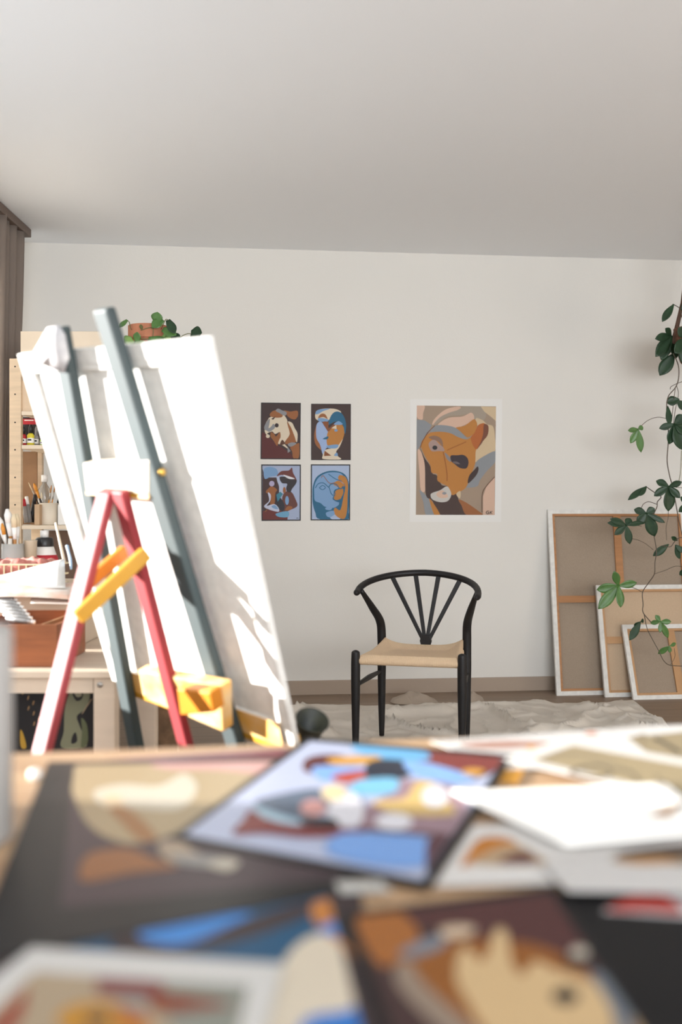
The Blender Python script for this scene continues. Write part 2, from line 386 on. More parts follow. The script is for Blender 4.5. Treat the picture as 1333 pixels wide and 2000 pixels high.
art('face_poster', z5([(712, 829), (1180, 830), (1177, 1493), (710, 1493)]), BK, conv([
    ('#adbdda', [(726, 843), (1166, 844), (1163, 1480), (724, 1480)], False),
    (TL, [(732, 1200), (738, 1080), (785, 975), (895, 915), (1010, 908), (1110, 945), (1160, 1040), (1166, 1200), (1160, 1400), (1150, 1479), (820, 1479), (765, 1400), (736, 1300)]),
    ('#adbdda', [(940, 1400), (1010, 1430), (1060, 1478), (960, 1478), (935, 1440)]),
    (BL, [(752, 1190), (756, 1080), (802, 988), (900, 932), (1010, 924), (1085, 950), (1110, 1040), (1040, 1110), (990, 1140), (985, 1250), (1055, 1290), (980, 1345), (880, 1330), (830, 1290), (762, 1260)]),
    (OR2, [(1050, 958), (1120, 978), (1152, 1060), (1148, 1200), (1140, 1380), (1112, 1470), (1040, 1460), (985, 1400), (1000, 1342), (1060, 1370), (1095, 1230), (1118, 1080), (1040, 1012)]),
    (OR2, [(1010, 1140), (1102, 1120), (1080, 1222), (1012, 1252), (983, 1220)]),
    (OR2, [(978, 1060), (1040, 1023), (1112, 1080), (1060, 1112), (1010, 1085)]),
    (BL, [(885, 1345), (920, 1335), (962, 1345), (945, 1370), (892, 1366)]), (BL, [(895, 1400), (975, 1378), (992, 1420), (940, 1456), (900, 1440)]),
    (TL, stroke([(765, 1110), (800, 1060), (860, 1050), (910, 1090), (930, 1110), (950, 1170), (975, 1200)], 9)),
    (TL, stroke([(810, 1110), (850, 1080), (885, 1105), (850, 1130), (812, 1108)], 8)),
    (TL, stroke([(925, 1100), (950, 1065), (1010, 1065), (1060, 1120), (1100, 1085)], 10)),
    (TL, stroke([(920, 945), (1000, 1000), (1080, 1030)], 8)), (TL, stroke([(1090, 1100), (1100, 1170), (1050, 1290), (1062, 1365)], 9)),
    (TL, stroke([(985, 1145), (1000, 1180), (975, 1240), (1040, 1270)], 9)), (OR, stroke([(835, 990), (860, 965), (930, 1050), (1000, 1045)], 7)),
], z5), wp, N, label='small poster of a teal-outlined light blue face with orange hair, lower right', cat='poster')
PK, TP, TN = '#d9b6a0', '#a5907c', '#cbb08e'
art('large_poster', [(801.5, 779.5), (981.5, 779.5), (979.5, 1019.5), (800.5, 1019.5)], '#f1efeb', conv([
    (TP, [(98, 146), (1130, 158), (1113, 1572), (85, 1570)], False),
    (PK, [(98, 150), (200, 150), (180, 250), (170, 330), (100, 300)]),
    (PK, [(300, 400), (330, 320), (470, 200), (640, 160), (660, 190), (480, 270), (380, 350)]),
    ('#a79a8a', [(310, 400), (400, 300), (520, 240), (650, 200), (700, 160), (930, 158), (1000, 260), (960, 340), (820, 310), (820, 240), (700, 270), (500, 290), (380, 370)]),
    ('#d3bb98', [(930, 160), (1130, 165), (1128, 350), (1060, 290), (980, 230)], False),
    (PK, [(370, 400), (500, 310), (690, 290), (810, 240), (840, 330), (700, 410), (600, 440), (480, 410)]),
    ('#8f9296', [(95, 330), (200, 340), (290, 400), (260, 480), (180, 600), (130, 690), (96, 740)], False),
    ('#d3bb98', [(860, 330), (950, 335), (1010, 390), (1090, 420), (1115, 560), (1115, 740), (1000, 790), (900, 850), (860, 880), (850, 740), (960, 600)]),
    ('#8f9296', [(1120, 740), (1118, 880), (1010, 1000), (920, 1120), (880, 1200), (730, 1210), (800, 1120), (880, 1010), (860, 920), (920, 840)]),
    (PK, [(110, 720), (180, 800), (210, 950), (210, 1240), (150, 1250), (130, 1000)]),
    ('#8f9296', [(130, 1250), (200, 1300), (260, 1370), (320, 1568), (215, 1568), (180, 1400)]),
    (PK, [(1113, 1070), (1111, 1570), (960, 1570), (960, 1330), (1000, 1210)], False),
    ('#4a3731', [(140, 700), (200, 830), (270, 930), (300, 1030), (360, 1060), (420, 1180), (500, 1200), (560, 1310), (620, 1300), (650, 1400), (740, 1570), (410, 1570), (300, 1390), (215, 1310), (205, 1000), (190, 860)]),
    (OR2, [(260, 1370), (300, 1400), (400, 1568), (325, 1568)]), (OR, [(640, 1370), (740, 1410), (900, 1520), (950, 1570), (745, 1570), (680, 1450)]),
    (OR2, [(150, 660), (200, 560), (280, 500), (420, 490), (560, 510), (690, 580), (790, 570), (900, 410), (980, 380), (1000, 470), (960, 590), (870, 720), (855, 900), (790, 1080), (740, 1210), (640, 1280), (550, 1310), (510, 1210), (420, 1160), (365, 1120), (360, 1040), (290, 1020), (270, 920), (200, 800)]),
    ('#b5652f', [(900, 400), (985, 385), (1000, 480), (950, 590), (870, 720), (800, 580), (850, 500)]),
    ('#7a4a35', [(985, 385), (1030, 420), (1020, 530), (960, 610), (880, 720), (930, 620), (960, 520), (965, 420)]),
    (OR2, [(600, 440), (720, 410), (830, 330), (870, 350), (880, 420), (830, 520), (760, 560), (690, 510)]),
    ('#8f9296', [(270, 470), (350, 405), (500, 410), (620, 450), (750, 580), (640, 560), (540, 510), (400, 485), (290, 492)]),
    ('#8c6c58', [(250, 560), (320, 540), (390, 560), (430, 610), (435, 690), (380, 620), (300, 590)]),
    ('#a98f86', [(250, 650), (290, 600), (340, 600), (400, 660), (440, 690), (455, 740), (380, 740), (320, 745), (280, 730)]),
    (BK, ell(332, 696, 32, 28)), ('#8d8583', [(460, 760), (510, 800), (545, 850), (530, 880), (480, 830)]),
    ('#3c3035', [(540, 800), (620, 795), (700, 790), (755, 830), (770, 900), (740, 965), (660, 960), (590, 910), (545, 870)]),
    ('#6d6163', [(560, 880), (620, 878), (660, 910), (600, 905)]),
    ('#3f2f2c', [(765, 1160), (780, 1060), (850, 980), (890, 940), (900, 990), (860, 1070)]),
    ('#c9c4bd', [(275, 1310), (310, 1280), (400, 1250), (480, 1200), (520, 1230), (545, 1310), (500, 1390), (400, 1405), (300, 1370)]),
    (PK, [(350, 1300), (420, 1250), (480, 1290), (500, 1340), (400, 1350)]), ('#8f9296', ell(455, 1290, 28, 18)),
    ('#d3bb98', [(610, 1300), (660, 1260), (668, 1320), (650, 1355)]),
    ('#9c5d25', stroke([(440, 750), (470, 900), (490, 1040), (490, 1130)], 12)), ('#9c5d25', stroke([(490, 730), (600, 680), (740, 620)], 10)),
    ('#7a4527', stroke([(140, 700), (170, 620), (240, 500), (330, 410)], 8)), ('#6a4a35', stroke([(1111, 1075), (1000, 1200), (950, 1300), (945, 1540)], 9)),
    (BK, stroke([(1036, 1524), (1018, 1520), (1000, 1540), (1012, 1558), (1036, 1552), (1034, 1540), (1018, 1540)], 8)),
    (BK, stroke([(1054, 1522), (1050, 1560)], 7)), (BK, stroke([(1080, 1522), (1054, 1541)], 7)), (BK, stroke([(1056, 1540), (1078, 1558)], 7)),
], z6), wp, N, label='large white-bordered poster of an orange face with a blue-grey brow, signed GK', cat='poster', step=.0001)

# ------------------------------------------------------------------ stretched canvases leaning on the back wall, seen from behind
m_can = mat('primed_canvas_white', '#e4e2dd', .85, 1, bump=.2, bscale=300, var=.12, vscale=40)
m_bar = mat('stretcher_pine', '#b58052', .6, 1, var=.2, vscale=6, stretch=(1, 1, 8))
m_bar2 = mat('stretcher_pale_pine', '#c09468', .6, 1, var=.15, vscale=6)
m_linen = mat('raw_linen_grey', '#a59482', .95, 1, bump=.5, bscale=500, var=.12, vscale=200)
m_linen2 = mat('raw_canvas_beige', '#c9b094', .95, 1, bump=.4, bscale=500, var=.08, vscale=200)
def stretched(mp, w, h, cross_v, cross_h, bars, linen, parent, fold=.024, bw=.038, d=.018, strips=True):
    """mp(u,v,n): u right 0..w, v down 0..h, n towards the viewer (0 = painted face)"""
    def bx(bm, u0, u1, v0, v1, n0, n1):
        hexa(bm, [mp(u0, v0, n0), mp(u1, v0, n0), mp(u1, v1, n0), mp(u0, v1, n0), mp(u0, v0, n1), mp(u1, v0, n1), mp(u1, v1, n1), mp(u0, v1, n1)])
    bm = B(); bx(bm, 0, w, 0, h, 0, .0015); obj('canvas_back', bm, linen, parent)
    for a in ((.001, bw, .001, h-.001), (w-bw, w-.001, .001, h-.001), (bw, w-bw, .001, bw), (bw, w-bw, h-bw, h-.001)):
        bm = B(); bx(bm, a[0], a[1], a[2], a[3], .0015, d); obj('stretcher_bar', bm, bars, parent, bevel=.0015)
    for u in cross_v:
        bm = B(); bx(bm, u-.022, u+.022, bw, h-bw, .003, d-.003); obj('crossbar', bm, bars, parent)
    for v in cross_h:
        for (ua, ub) in ([(bw, cross_v[0]-.022), (cross_v[0]+.022, w-bw)] if cross_v else [(bw, w-bw)]):
            bm = B(); bx(bm, ua, ub, v-.02, v+.02, .003, d-.004); obj('crossbar', bm, bars, parent)
    bm = B(); e = .0015                              # canvas folded round the bars and stapled on the back
    for a in ((-e, fold, -e, h+e), (w-fold, w+e, -e, h+e), (fold, w-fold, -e, fold), (fold, w-fold, h-fold, h+e)):
        bx(bm, a[0], a[1], a[2], a[3], d, d+.0018)
    for a in ((-e, 0, -e, h+e), (w, w+e, -e, h+e), (0, w, -e, 0), (0, w, h, h+e)): bx(bm, a[0], a[1], a[2], a[3], 0, d)
    obj('folded_edge', bm, m_can, parent)
def leaning(px_bl, py_bl, w, h, top_off, tilt, cv, ch, bars, linen, label):
    bl = PZ(px_bl, py_bl, .0); n_wall = N
    sb = (bl-O).dot(N)                                # distance from the wall at the floor
    up = (V((0, 0, 1))*math.sqrt(max(0, h*h-(sb-top_off)**2)) - N*(sb-top_off)).normalized()
    r = (U+V((0, 0, tilt))).normalized(); nrm = r.cross(up).normalized(); nrm = nrm if nrm.dot(N) > 0 else -nrm
    upp = up-r*up.dot(r); upp.normalize()
    z_fix = max(0, -min(0, r.z*w))
    org = bl+upp*h-nrm*.02+V((0, 0, .001+z_fix))
    t = thing('stretched_canvas', bl, label, 'canvas', None)
    stretched(lambda u, v, n: org+r*u-upp*v+nrm*n, w, h, cv, ch, bars, linen, t)
    return t
leaning(1089, 1359, .842, 1.085, .022, 0, [.421], [.53], m_bar, m_linen, 'tallest stretched canvas at the back, turned to the wall showing pine bars and grey linen')
leaning(1183.5, 1362, 1.1, .645, .118, 0, [.55], [.32], m_bar2, m_linen2, 'middle-sized stretched canvas with beige back, leaning between the tallest and the smallest canvas')
leaning(1239, 1367, (.576), .437, .187, 0, [.288], [], m_bar2, m_linen, 'smallest stretched canvas in front of the others, grey linen back with pale pine bars')

# ------------------------------------------------------------------ crumpled drop cloth on the floor
def dropcloth():
    edge = [PZ(*p, 0.0) for p in [(560, 1383), (618, 1378), (720, 1381), (838, 1379), (943, 1378), (1035, 1372), (1099, 1377), (1175, 1375), (1236, 1370), (1262, 1390), (1300, 1418), (1345, 1470)]]
    bm = B(); nx, ny = 200, 130; g = []
    near = [V((p.x*.72+.0, 3.3, 0)) for p in edge]
    acc = [0]
    for a, b in zip(edge, edge[1:]): acc.append(acc[-1]+(b-a).length)
    for i in range(nx+1):
        d = acc[-1]*i/nx; k = max(j for j in range(len(acc)-1) if acc[j] <= d+1e-9); t = (d-acc[k])/(acc[k+1]-acc[k])
        e = edge[k].lerp(edge[k+1], t); n_ = near[k].lerp(near[k+1], t); col = []
        for j in range(ny+1):
            s = (j/ny)**1.2; p = e.lerp(n_, s)
            q = V((p.x*3.1, p.y*4.0, .3)); w1 = noise.noise(q)*.5
            r1 = 1-abs(noise.noise(V((p.x*2.0+p.y*1.1+w1*.6, p.y*1.7-p.x*.6+w1, 1.7)))*2.2); r2 = 1-abs(noise.noise(V((p.x*4.5+p.y*4+w1, p.y*4-p.x*2.5, 5.1)))*2.4)
            h = .050*max(0, r1)**9+.020*max(0, r2)**8+.003*noise.noise(V((p.x*9, p.y*9, 2)))
            h += .0022*noise.noise(V((p.x*34+w1*4, p.y*12, 9)))
            fall = min(1, s*9+.25)
            for fx, fy in ((.063, 4.28), (.507, 4.165), (.19, 4.68), (.58, 4.58)): fall *= min(1, .1+max(0, math.hypot(p.x-fx, p.y-fy)-.02)*9)
            p = p+V((noise.noise(V((p.x*8, 1, 4)))*.02, noise.noise(V((p.x*14, p.y*2, 4)))*.03*(1-s), 0))
            col.append(bm.verts.new((p.x, p.y, .004+max(0, h*fall+.004))))
        g.append(col)
    for i in range(nx):
        for j in range(ny): bm.faces.new([g[i][j], g[i+1][j], g[i+1][j+1], g[i][j+1]])
    o = obj('drop_cloth', bm, mat('dropcloth_cotton', '#d8cfc3', .95, 1, bump=.25, bscale=350, var=.1, vscale=5), smooth=True)
    m = o.modifiers.new('thickness', 'SOLIDIFY'); m.thickness = .0015; m.offset = -1
    tag(o, 'crumpled off-white cotton drop cloth spread on the floor under the chair', 'drop cloth')
dropcloth()
def heap(pts, hgt, label):
    # a rumpled rag: peaked cloth fold, shade put into its dark colour
    c = sum((PZ(x, y, 0) for x, y in pts), V((0, 0, 0)))/len(pts); bm = B(); n, m = 40, 14; rings = []
    out = catmull([PZ(x, y, 0) for x, y in pts], 10, True); L = len(out)
    for k in range(m+1):
        t = k/m; row = []
        for i, p in enumerate(out):
            q = p.lerp(c, t); z = .012+hgt*(math.sin(t*math.pi/2)**1.3)*(.75+.35*noise.noise(V((q.x*16, q.y*10, 3))))+.01*noise.noise(V((q.x*40, q.y*20, 1)))*(.3+t)
            row.append(bm.verts.new((q.x, q.y, max(.004, z if k else .004))))
        rings.append(row)
    for k in range(m):
        for i in range(L): bm.faces.new([rings[k][i], rings[k][(i+1) % L], rings[k+1][(i+1) % L], rings[k+1][i]])
    bm.faces.new(rings[-1])
    return tag(obj('cloth_rag', bm, mat('rag_shaded', '#a8998a', .95, 1, bump=.3, bscale=300), smooth=True), label, 'cloth')
heap([(770, 1366), (800, 1362), (842, 1366), (855, 1376), (800, 1378), (765, 1374)], .055, 'shade-toned rag fold standing up behind the drop cloth, seen under the chair seat')
heap([(900, 1368), (935, 1363), (946, 1370), (935, 1377), (905, 1377)], .050, 'small shade-toned rag beside the right rear leg of the chair, against the floor')

# ------------------------------------------------------------------ wishbone chair
def chair():
    PSI = R(14); rr = V((math.cos(PSI), -math.sin(PSI), 0)); bb = V((math.sin(PSI), math.cos(PSI), 0))
    org = V((.285, 4.222, 0))
    def L(x, y, z): return org+rr*x+bb*y+V((0, 0, z))
    blk = mat('chair_black_lacquer', '#171516', .45, 1, spec=.35)
    t = thing('wishbone_chair', org+bb*.2, 'black wooden chair with curved top rail, fanned spindles and woven cord seat', 'chair')
    zf = .012
    for s in (-1, 1):
        bm = B(); x = .229*s
        stube(bm, [L(x, 0, zf), L(x, 0, .12), L(x, 0, .30), L(x, 0, .40), L(x, 0, .452), L(x, 0, .462), L(x, 0, .467)], [.0125, .0155, .0195, .020, .0185, .0145, .004], 16)
        obj('leg', bm, blk, t, smooth=True)
        bm = B(); x = .200*s; y = .415
        stube(bm, [L(x, y, zf), L(x, y, .15), L(x, y, .34), L(x, y-.002, .47), L(x+.004*s, y-.02, .55), L(x+.028*s, y-.085, .62), L(x+.062*s, y-.165, .705 if s < 0 else .70)],
              [.012, .0165, .020, .0205, .020, .0165, .010], 16)
        obj('leg', bm, blk, t, smooth=True)
        bm = B(); stube(bm, [L(.226*s, .01, .315), L(.214*s, .21, .318), L(.201*s, .405, .315)], [.0085, .0125, .0085], 10); obj('stretcher', bm, blk, t, smooth=True)
    def ring(a, o=0):   # a in degrees, -105..105, 0 = back
        x = .272*math.sin(R(a)); y = .235+.262*math.cos(R(a)); z = .698+.075*max(0, math.cos(R(a)))**.8 + (.0 if abs(a) < 90 else -.004*(abs(a)-90)/10)
        return L(x-.003, y, z-(.010 if a > 0 else 0)*math.sin(R(min(90, abs(a)))))
    bm = B(); pts = [ring(a) for a in range(-100, 103, 5)]; tube(bm, pts, [.006, .0145]+[.0150]*(len(pts)-4)+[.0145, .006], 16); obj('top_rail', bm, blk, t, smooth=True)
    base = L(.010, .408, .452)
    for xt in (-.157, -.050, .062, .172):
        a = math.degrees(math.asin(xt/.272)); top = ring(a)
        b0_ = base+rr*(xt*.10)+V((0, 0, .02))
        ax = (top-b0_).normalized(); wd = ax.cross(bb).normalized(); dd = wd.cross(ax).normalized()
        bm = B(); pa = b0_-wd*.0085-dd*.005; pb = top-wd*.011-dd*.005
        hexa(bm, [pa, pa+wd*.017, pa+wd*.017+dd*.010, pa+dd*.010, pb, pb+wd*.022, pb+wd*.022+dd*.010, pb+dd*.010]); obj('spindle', bm, blk, t, bevel=.003)
    bm = B(); f = base-bb*.006; out = [(-.016, -.03), (.016, -.03), (.028, .008), (.020, .036), (-.020, .036), (-.028, .008)]
    a = [bm.verts.new(f+rr*x+V((0, 0, z+.002))) for x, z in out]; b = [bm.verts.new(f+bb*.014+rr*x+V((0, 0, z+.002))) for x, z in out]
    bm.faces.new(a); bm.faces.new(b[::-1])
    for i in range(6): bm.faces.new([a[i], a[(i+1) % 6], b[(i+1) % 6], b[i]])
    obj('spindle_base', bm, blk, t, bevel=.003)
    # woven seat
    n = 64; bm = B(); g = []; w0, w1, d = .215, .185, .405
    def H(x, y):       # x,y in -1..1 (y=-1 front)
        e = max(abs(x), abs(y)); k = 1-min(1, (1-e)*3); h = .432+.020*k
        h += .036*max(0, abs(x))**4*max(0, (y+.25)/1.25)**1.5
        h -= .008*(1-e)
        return h
    def top(i, j):
        x, y = -1+2*i/n, -1+2*j/n; ww = w0+(w1-w0)*(y+1)/2
        return x*ww, .0+(y+1)/2*d+.0, H(x, y)
    prof = []
    for i in range(n+1):
        row = []
        for j in range(n+1):
            x, y, z = top(i, j); ed = max(abs(-1+2*i/n), abs(-1+2*j/n)); z -= max(0, ed-.93)**2*3.2*1.0
            row.append(bm.verts.new((x, y, z)))
        g.append(row)
    for i in range(n):
        for j in range(n): bm.faces.new([g[i][j], g[i+1][j], g[i+1][j+1], g[i][j+1]])
    loop = [g[i][0] for i in range(n+1)]+[g[n][j] for j in range(1, n+1)]+[g[i][n] for i in range(n-1, -1, -1)]+[g[0][j] for j in range(n-1, 0, -1)]
    prev = loop
    for k, (dz, off) in enumerate(((-.008, .007), (-.017, .009), (-.027, .005), (-.032, -.004))):
        cur = []
        for v0 in loop:
            c = V((0, d/2, 0)); dr = V((v0.co.x, v0.co.y-d/2, 0)); dr = V((math.copysign(1, dr.x) if abs(dr.x)/w0 > .9 else 0, math.copysign(1, dr.y) if abs(dr.y)/(d/2) > .985 else 0, 0))
            cur.append(bm.verts.new(v0.co+dr*off+V((0, 0, dz))))
        for a in range(len(loop)):
            b = (a+1) % len(loop); bm.faces.new([prev[a], prev[b], cur[b], cur[a]])
        prev = cur
    cv = bm.verts.new((0, d/2, .41))
    for a in range(len(loop)): bm.faces.new([prev[a], prev[(a+1) % len(loop)], cv])
    m = bpy.data.materials.new('paper_cord'); m.use_nodes = True; nt = m.node_tree; bs = nt.nodes['Principled BSDF']; bs.inputs['Roughness'].default_value = .75
    tc = nt.nodes.new('ShaderNodeTexCoord'); sx = nt.nodes.new('ShaderNodeSeparateXYZ'); nt.links.new(tc.outputs['Object'], sx.inputs[0])
    def mth(op, a, b=None):
        q = nt.nodes.new('ShaderNodeMath'); q.operation = op
        for k, v_ in enumerate((a, b)):
            if v_ is None: continue
            if isinstance(v_, (int, float)): q.inputs[k].default_value = v_
            else: nt.links.new(v_, q.inputs[k])
        return q.outputs[0]
    ay = mth('ABSOLUTE', mth('SUBTRACT', sx.outputs['Y'], d/2)); ax_ = mth('ABSOLUTE', sx.outputs['X'])
    sel = mth('GREATER_THAN', ay, mth('MULTIPLY', ax_, 1.0))
    wx = mth('SINE', mth('MULTIPLY', sx.outputs['X'], 2*math.pi/.0042)); wy = mth('SINE', mth('MULTIPLY', sx.outputs['Y'], 2*math.pi/.0042))
    wv = mth('ADD', mth('MULTIPLY', wx, sel), mth('MULTIPLY', wy, mth('SUBTRACT', 1.0, sel)))
    bp = nt.nodes.new('ShaderNodeBump'); bp.inputs['Strength'].default_value = .6; bp.inputs['Distance'].default_value = .0012
    nt.links.new(wv, bp.inputs['Height']); nt.links.new(bp.outputs[0], bs.inputs['Normal'])
    rp = nt.nodes.new('ShaderNodeValToRGB'); rp.color_ramp.elements[0].color = hexc('#c6a57f'); rp.color_ramp.elements[1].color = hexc('#eacfae')
    nt.links.new(mth('ADD', mth('MULTIPLY', wv, .35), .6), rp.inputs[0]); nt.links.new(rp.outputs[0], bs.inputs['Base Color'])
    bmesh.ops.recalc_face_normals(bm, faces=bm.faces[:]); me = bpy.data.meshes.new('seat'); bm.to_mesh(me); bm.free()
    o = link('seat', me, m, None, smooth=True)
    o.parent = t; o.matrix_parent_inverse = Matrix.Identity(4); o.location = V((0, 0, 0))-bb*.2; o.rotation_euler = (0, 0, -PSI)
chair()

# ------------------------------------------------------------------ leaves
def lobe(bm, a, b, w, face, droop=.0, n=8, base=.12, fold=.18):
    a, b = V(a), V(b); ax = b-a; L = ax.length; ax.normalize(); sd_ = ax.cross(face).normalized(); up = sd_.cross(ax)
    if up.dot(face) < 0: up = -up
    rows = []
    for i in range(n+1):
        t = i/n; ww = w*(base*(1-t)**3+max(0, math.sin(math.pi*min(1, t**1.25)))**.8)*.5
        if i == n: ww = .0003
        c = a+ax*(L*t)+V((0, 0, -droop*t*t*L))
        rows.append([bm.verts.new(c-sd_*ww+up*ww*fold), bm.verts.new(c-sd_*ww*.5+up*ww*fold*.35), bm.verts.new(c), bm.verts.new(c+sd_*ww*.5+up*ww*fold*.35), bm.verts.new(c+sd_*ww+up*ww*fold)])
    for r1, r2 in zip(rows, rows[1:]):
        for k in range(4): bm.faces.new([r1[k], r1[k+1], r2[k+1], r2[k]])
m_leaf = mat('leaf_dark_green', '#29432b', .42, 1, spec=.35, var=.3, vscale=25, bump=.1, bscale=90)
m_leaf2 = mat('leaf_mid_green', '#527a3c', .38, 1, var=.25, vscale=25)
m_leaf3 = mat('leaf_bright_green', '#7fa058', .4, 1, var=.2, vscale=25)
m_stem = mat('vine_stem_brown', '#5f5347', .7, 1)
m_stemg = mat('vine_stem_olive', '#6b6a42', .7, 1)

# ---- trailing lobed plant at the right
YP = 5.35
t = thing('hanging_plant', P(1366, 714, YP), 'trailing dark green lobed-leaf vine in a brown woven hanging pot at the right edge', 'plant')
bm = B(); c = P(1366, 714, YP)
lathe(bm, [(0, 0), (.075, 0), (.095, .02), (.118, .09), (.128, .17), (.131, .20), (.122, .20), (.112, .18), (0, .175)], c, 36)
obj('woven_pot', bm, mat('woven_pot_brown', '#8a5f4b', .9, 1, bump=1, bscale=90, var=.5, vscale=60), t, smooth=True)
for k in range(3):
    a = 2*math.pi*k/3+2.95; bm = B()
    tube(bm, [c+V((.133*math.cos(a), .133*math.sin(a), .12)), c+V((.085*math.cos(a), .085*math.sin(a), .34)), V((c.x, c.y, 1.06+ (1000-300)/F*YP)), V((c.x, c.y, HC))], [.014, .010, .005, .005], 8)
    obj('hanging_cord', bm, mat('cord_brown', '#5d4538', .9), t, smooth=True)
def zz4(p): return (1070+p[0]*.21, 980+p[1]*.21)
def vine(pts, r=.0022, m=m_stem, dy=0, par=None):
    bm = B(); p3 = [P(x, y, YP+dy+.03*math.sin(i*1.3)) for i, (x, y) in enumerate(pts)]
    c_ = catmull(p3, 6); tube(bm, c_, r, 7); obj('stem', bm, m, par or t, smooth=True)
vine([(1316, 690), (1326, 715), (1326, 740), (1320, 757), (1306, 775), (1303, 800), (1306, 830), (1306, 865), (1304, 900), (1309, 930), (1316, 955), (1321, 985), (1331, 1035), (1338, 1060)], .0028)
vine([(1320, 757), (1316, 790), (1313, 820)], .0018); vine([(1322, 752), (1326, 770), (1320, 800), (1316, 830)], .0018); vine([(1345, 742), (1326, 748), (1312, 755), (1310, 760)], .0018)
vine([(1306, 818), (1285, 815), (1265, 822), (1247, 838)], .0016)
vine([(1332, 880), (1330, 920), (1327, 940)], .0016, m_stemg)
vine([(1262, 950), (1278, 961), (1292, 970), (1285, 980), (1284, 990), (1276, 1011), (1277, 1039), (1283, 1074), (1280, 1100), (1279, 1121), (1268, 1138), (1256, 1157), (1257, 1180), (1257, 1196), (1272, 1215)], .0026)
vine([(1284, 985), (1268, 980), (1258, 984), (1254, 991)], .0018)
vine([(1259, 1200), (1265, 1228), (1276, 1250), (1288, 1272), (1297, 1290), (1309, 1299), (1333, 1301), (1345, 1301)], .0022)
vine([(1279, 1121), (1300, 1114), (1320, 1106), (1340, 1108)], .0016); vine([(1256, 1157), (1243, 1150), (1230, 1146), (1212, 1146)], .0018)
vine([(1277, 1074), (1262, 1062), (1248, 1055), (1236, 1052)], .0015); vine([(1311, 1298), (1319, 1283), (1318, 1266)], .0013)
vine([(1306, 985), (1306, 1010), (1302, 1030), (1303, 1055)], .0015); vine([(1295, 1066), (1310, 1068), (1317, 1060), (1324, 1052), (1340, 1048)], .0022)
vine([(1254, 1028), (1235, 1025), (1224, 1028)], .0015); vine([(1321, 952), (1335, 953), (1345, 955)], .0014)
vine([(1315, 594), (1326, 600), (1330, 606), (1333, 620)], .0022)
LV = [((1317, 594), [(1294, 629)], [.035], m_leaf, -.02), ((1312, 655), [(1280, 662), (1281, 697), (1292, 704), (1322, 700), (1300, 641)], [.04, .055, .05, .05, .035], m_leaf, .02),
      ((1318, 690), [(1289, 734)], [.06], m_leaf, .04), ((1345, 660), [(1318, 690), (1325, 640), (1335, 712)], [.06, .05, .06], m_leaf, -.05),
      ((1328, 780), [(1302, 786)], [.045], m_leaf, .02), ((1305, 793), [(1309, 832)], [.028], m_leaf, .0), ((1322, 782), [(1342, 800)], [.04], m_leaf, .03),
      ((1318, 828), [(1288, 837), (1308, 868), (1336, 880), (1345, 845), (1340, 812)], [.032, .045, .07, .06, .05], m_leaf, -.03),
      ((1247, 838), [(1227, 841), (1232, 866), (1253, 884), (1257, 834)], [.024, .032, .034, .025], m_leaf2, -.02),
      ((1307, 950), [(1282, 939), (1278, 969), (1306, 999), (1329, 973), (1333, 941)], [.036, .036, .058, .035, .03], m_leaf, -.03),
      ((1264, 950), [(1227, 977), (1250, 969)], [.030, .022], m_leaf, -.01),
      ((1263, 1002), [(1239, 995), (1246, 1024), (1280, 1048), (1280, 993), (1300, 1021)], [.034, .045, .055, .035, .025], m_leaf, .0),
      ((1224, 1026), [(1187, 1021), (1192, 1013), (1201, 1045), (1231, 1063), (1232, 1012), (1258, 1020)], [.03, .034, .032, .036, .034, .024], m_leaf, -.02),
      ((1307, 1063), [(1276, 1086)], [.035], m_leaf, .02), ((1320, 1064), [(1328, 1092), (1338, 1080)], [.025, .025], m_leaf, .02), ((1324, 1056), [(1312, 1048)], [.02], m_leaf, 0),
      ((1209, 1144), [(1200, 1115), (1166, 1152), (1169, 1190), (1213, 1187), (1245, 1138)], [.036, .045, .052, .040, .036], m_leaf2, -.03),
      ((1252, 1214), [(1230, 1251), (1240, 1226), (1258, 1211)], [.036, .026, .02], m_leaf, -.01),
      ((1291, 1214), [(1281, 1201), (1271, 1217), (1312, 1214), (1306, 1246), (1290, 1236)], [.022, .022, .026, .030, .02], m_leaf2, -.02),
      ((1309, 1262), [(1286, 1277), (1321, 1256), (1309, 1275)], [.026, .018, .018], m_leaf2, .0),
      ((1345, 985), [(1326, 1000), (1330, 970)], [.03, .03], m_leaf, 0), ((1345, 1112), [(1328, 1123)], [.03], m_leaf, 0), ((1331, 606), [(1345, 588)], [.03], m_leaf, 0)]
for (c0, tips, ws, m, dy) in LV:
    bm = B(); cc = P(*c0, YP+dy)
    for k, (tp, w_) in enumerate(zip(tips, ws)):
        tipp = P(*tp, YP+dy+random.uniform(-.03, .03))
        lobe(bm, cc, tipp, w_*1.2, V((random.uniform(-.25, .25), -1, random.uniform(-.1, .35))).normalized(), fold=.22)
    o = obj('leaf', bm, m, t, smooth=True); sl = o.modifiers.new('thickness', 'SOLIDIFY'); sl.thickness = .0006

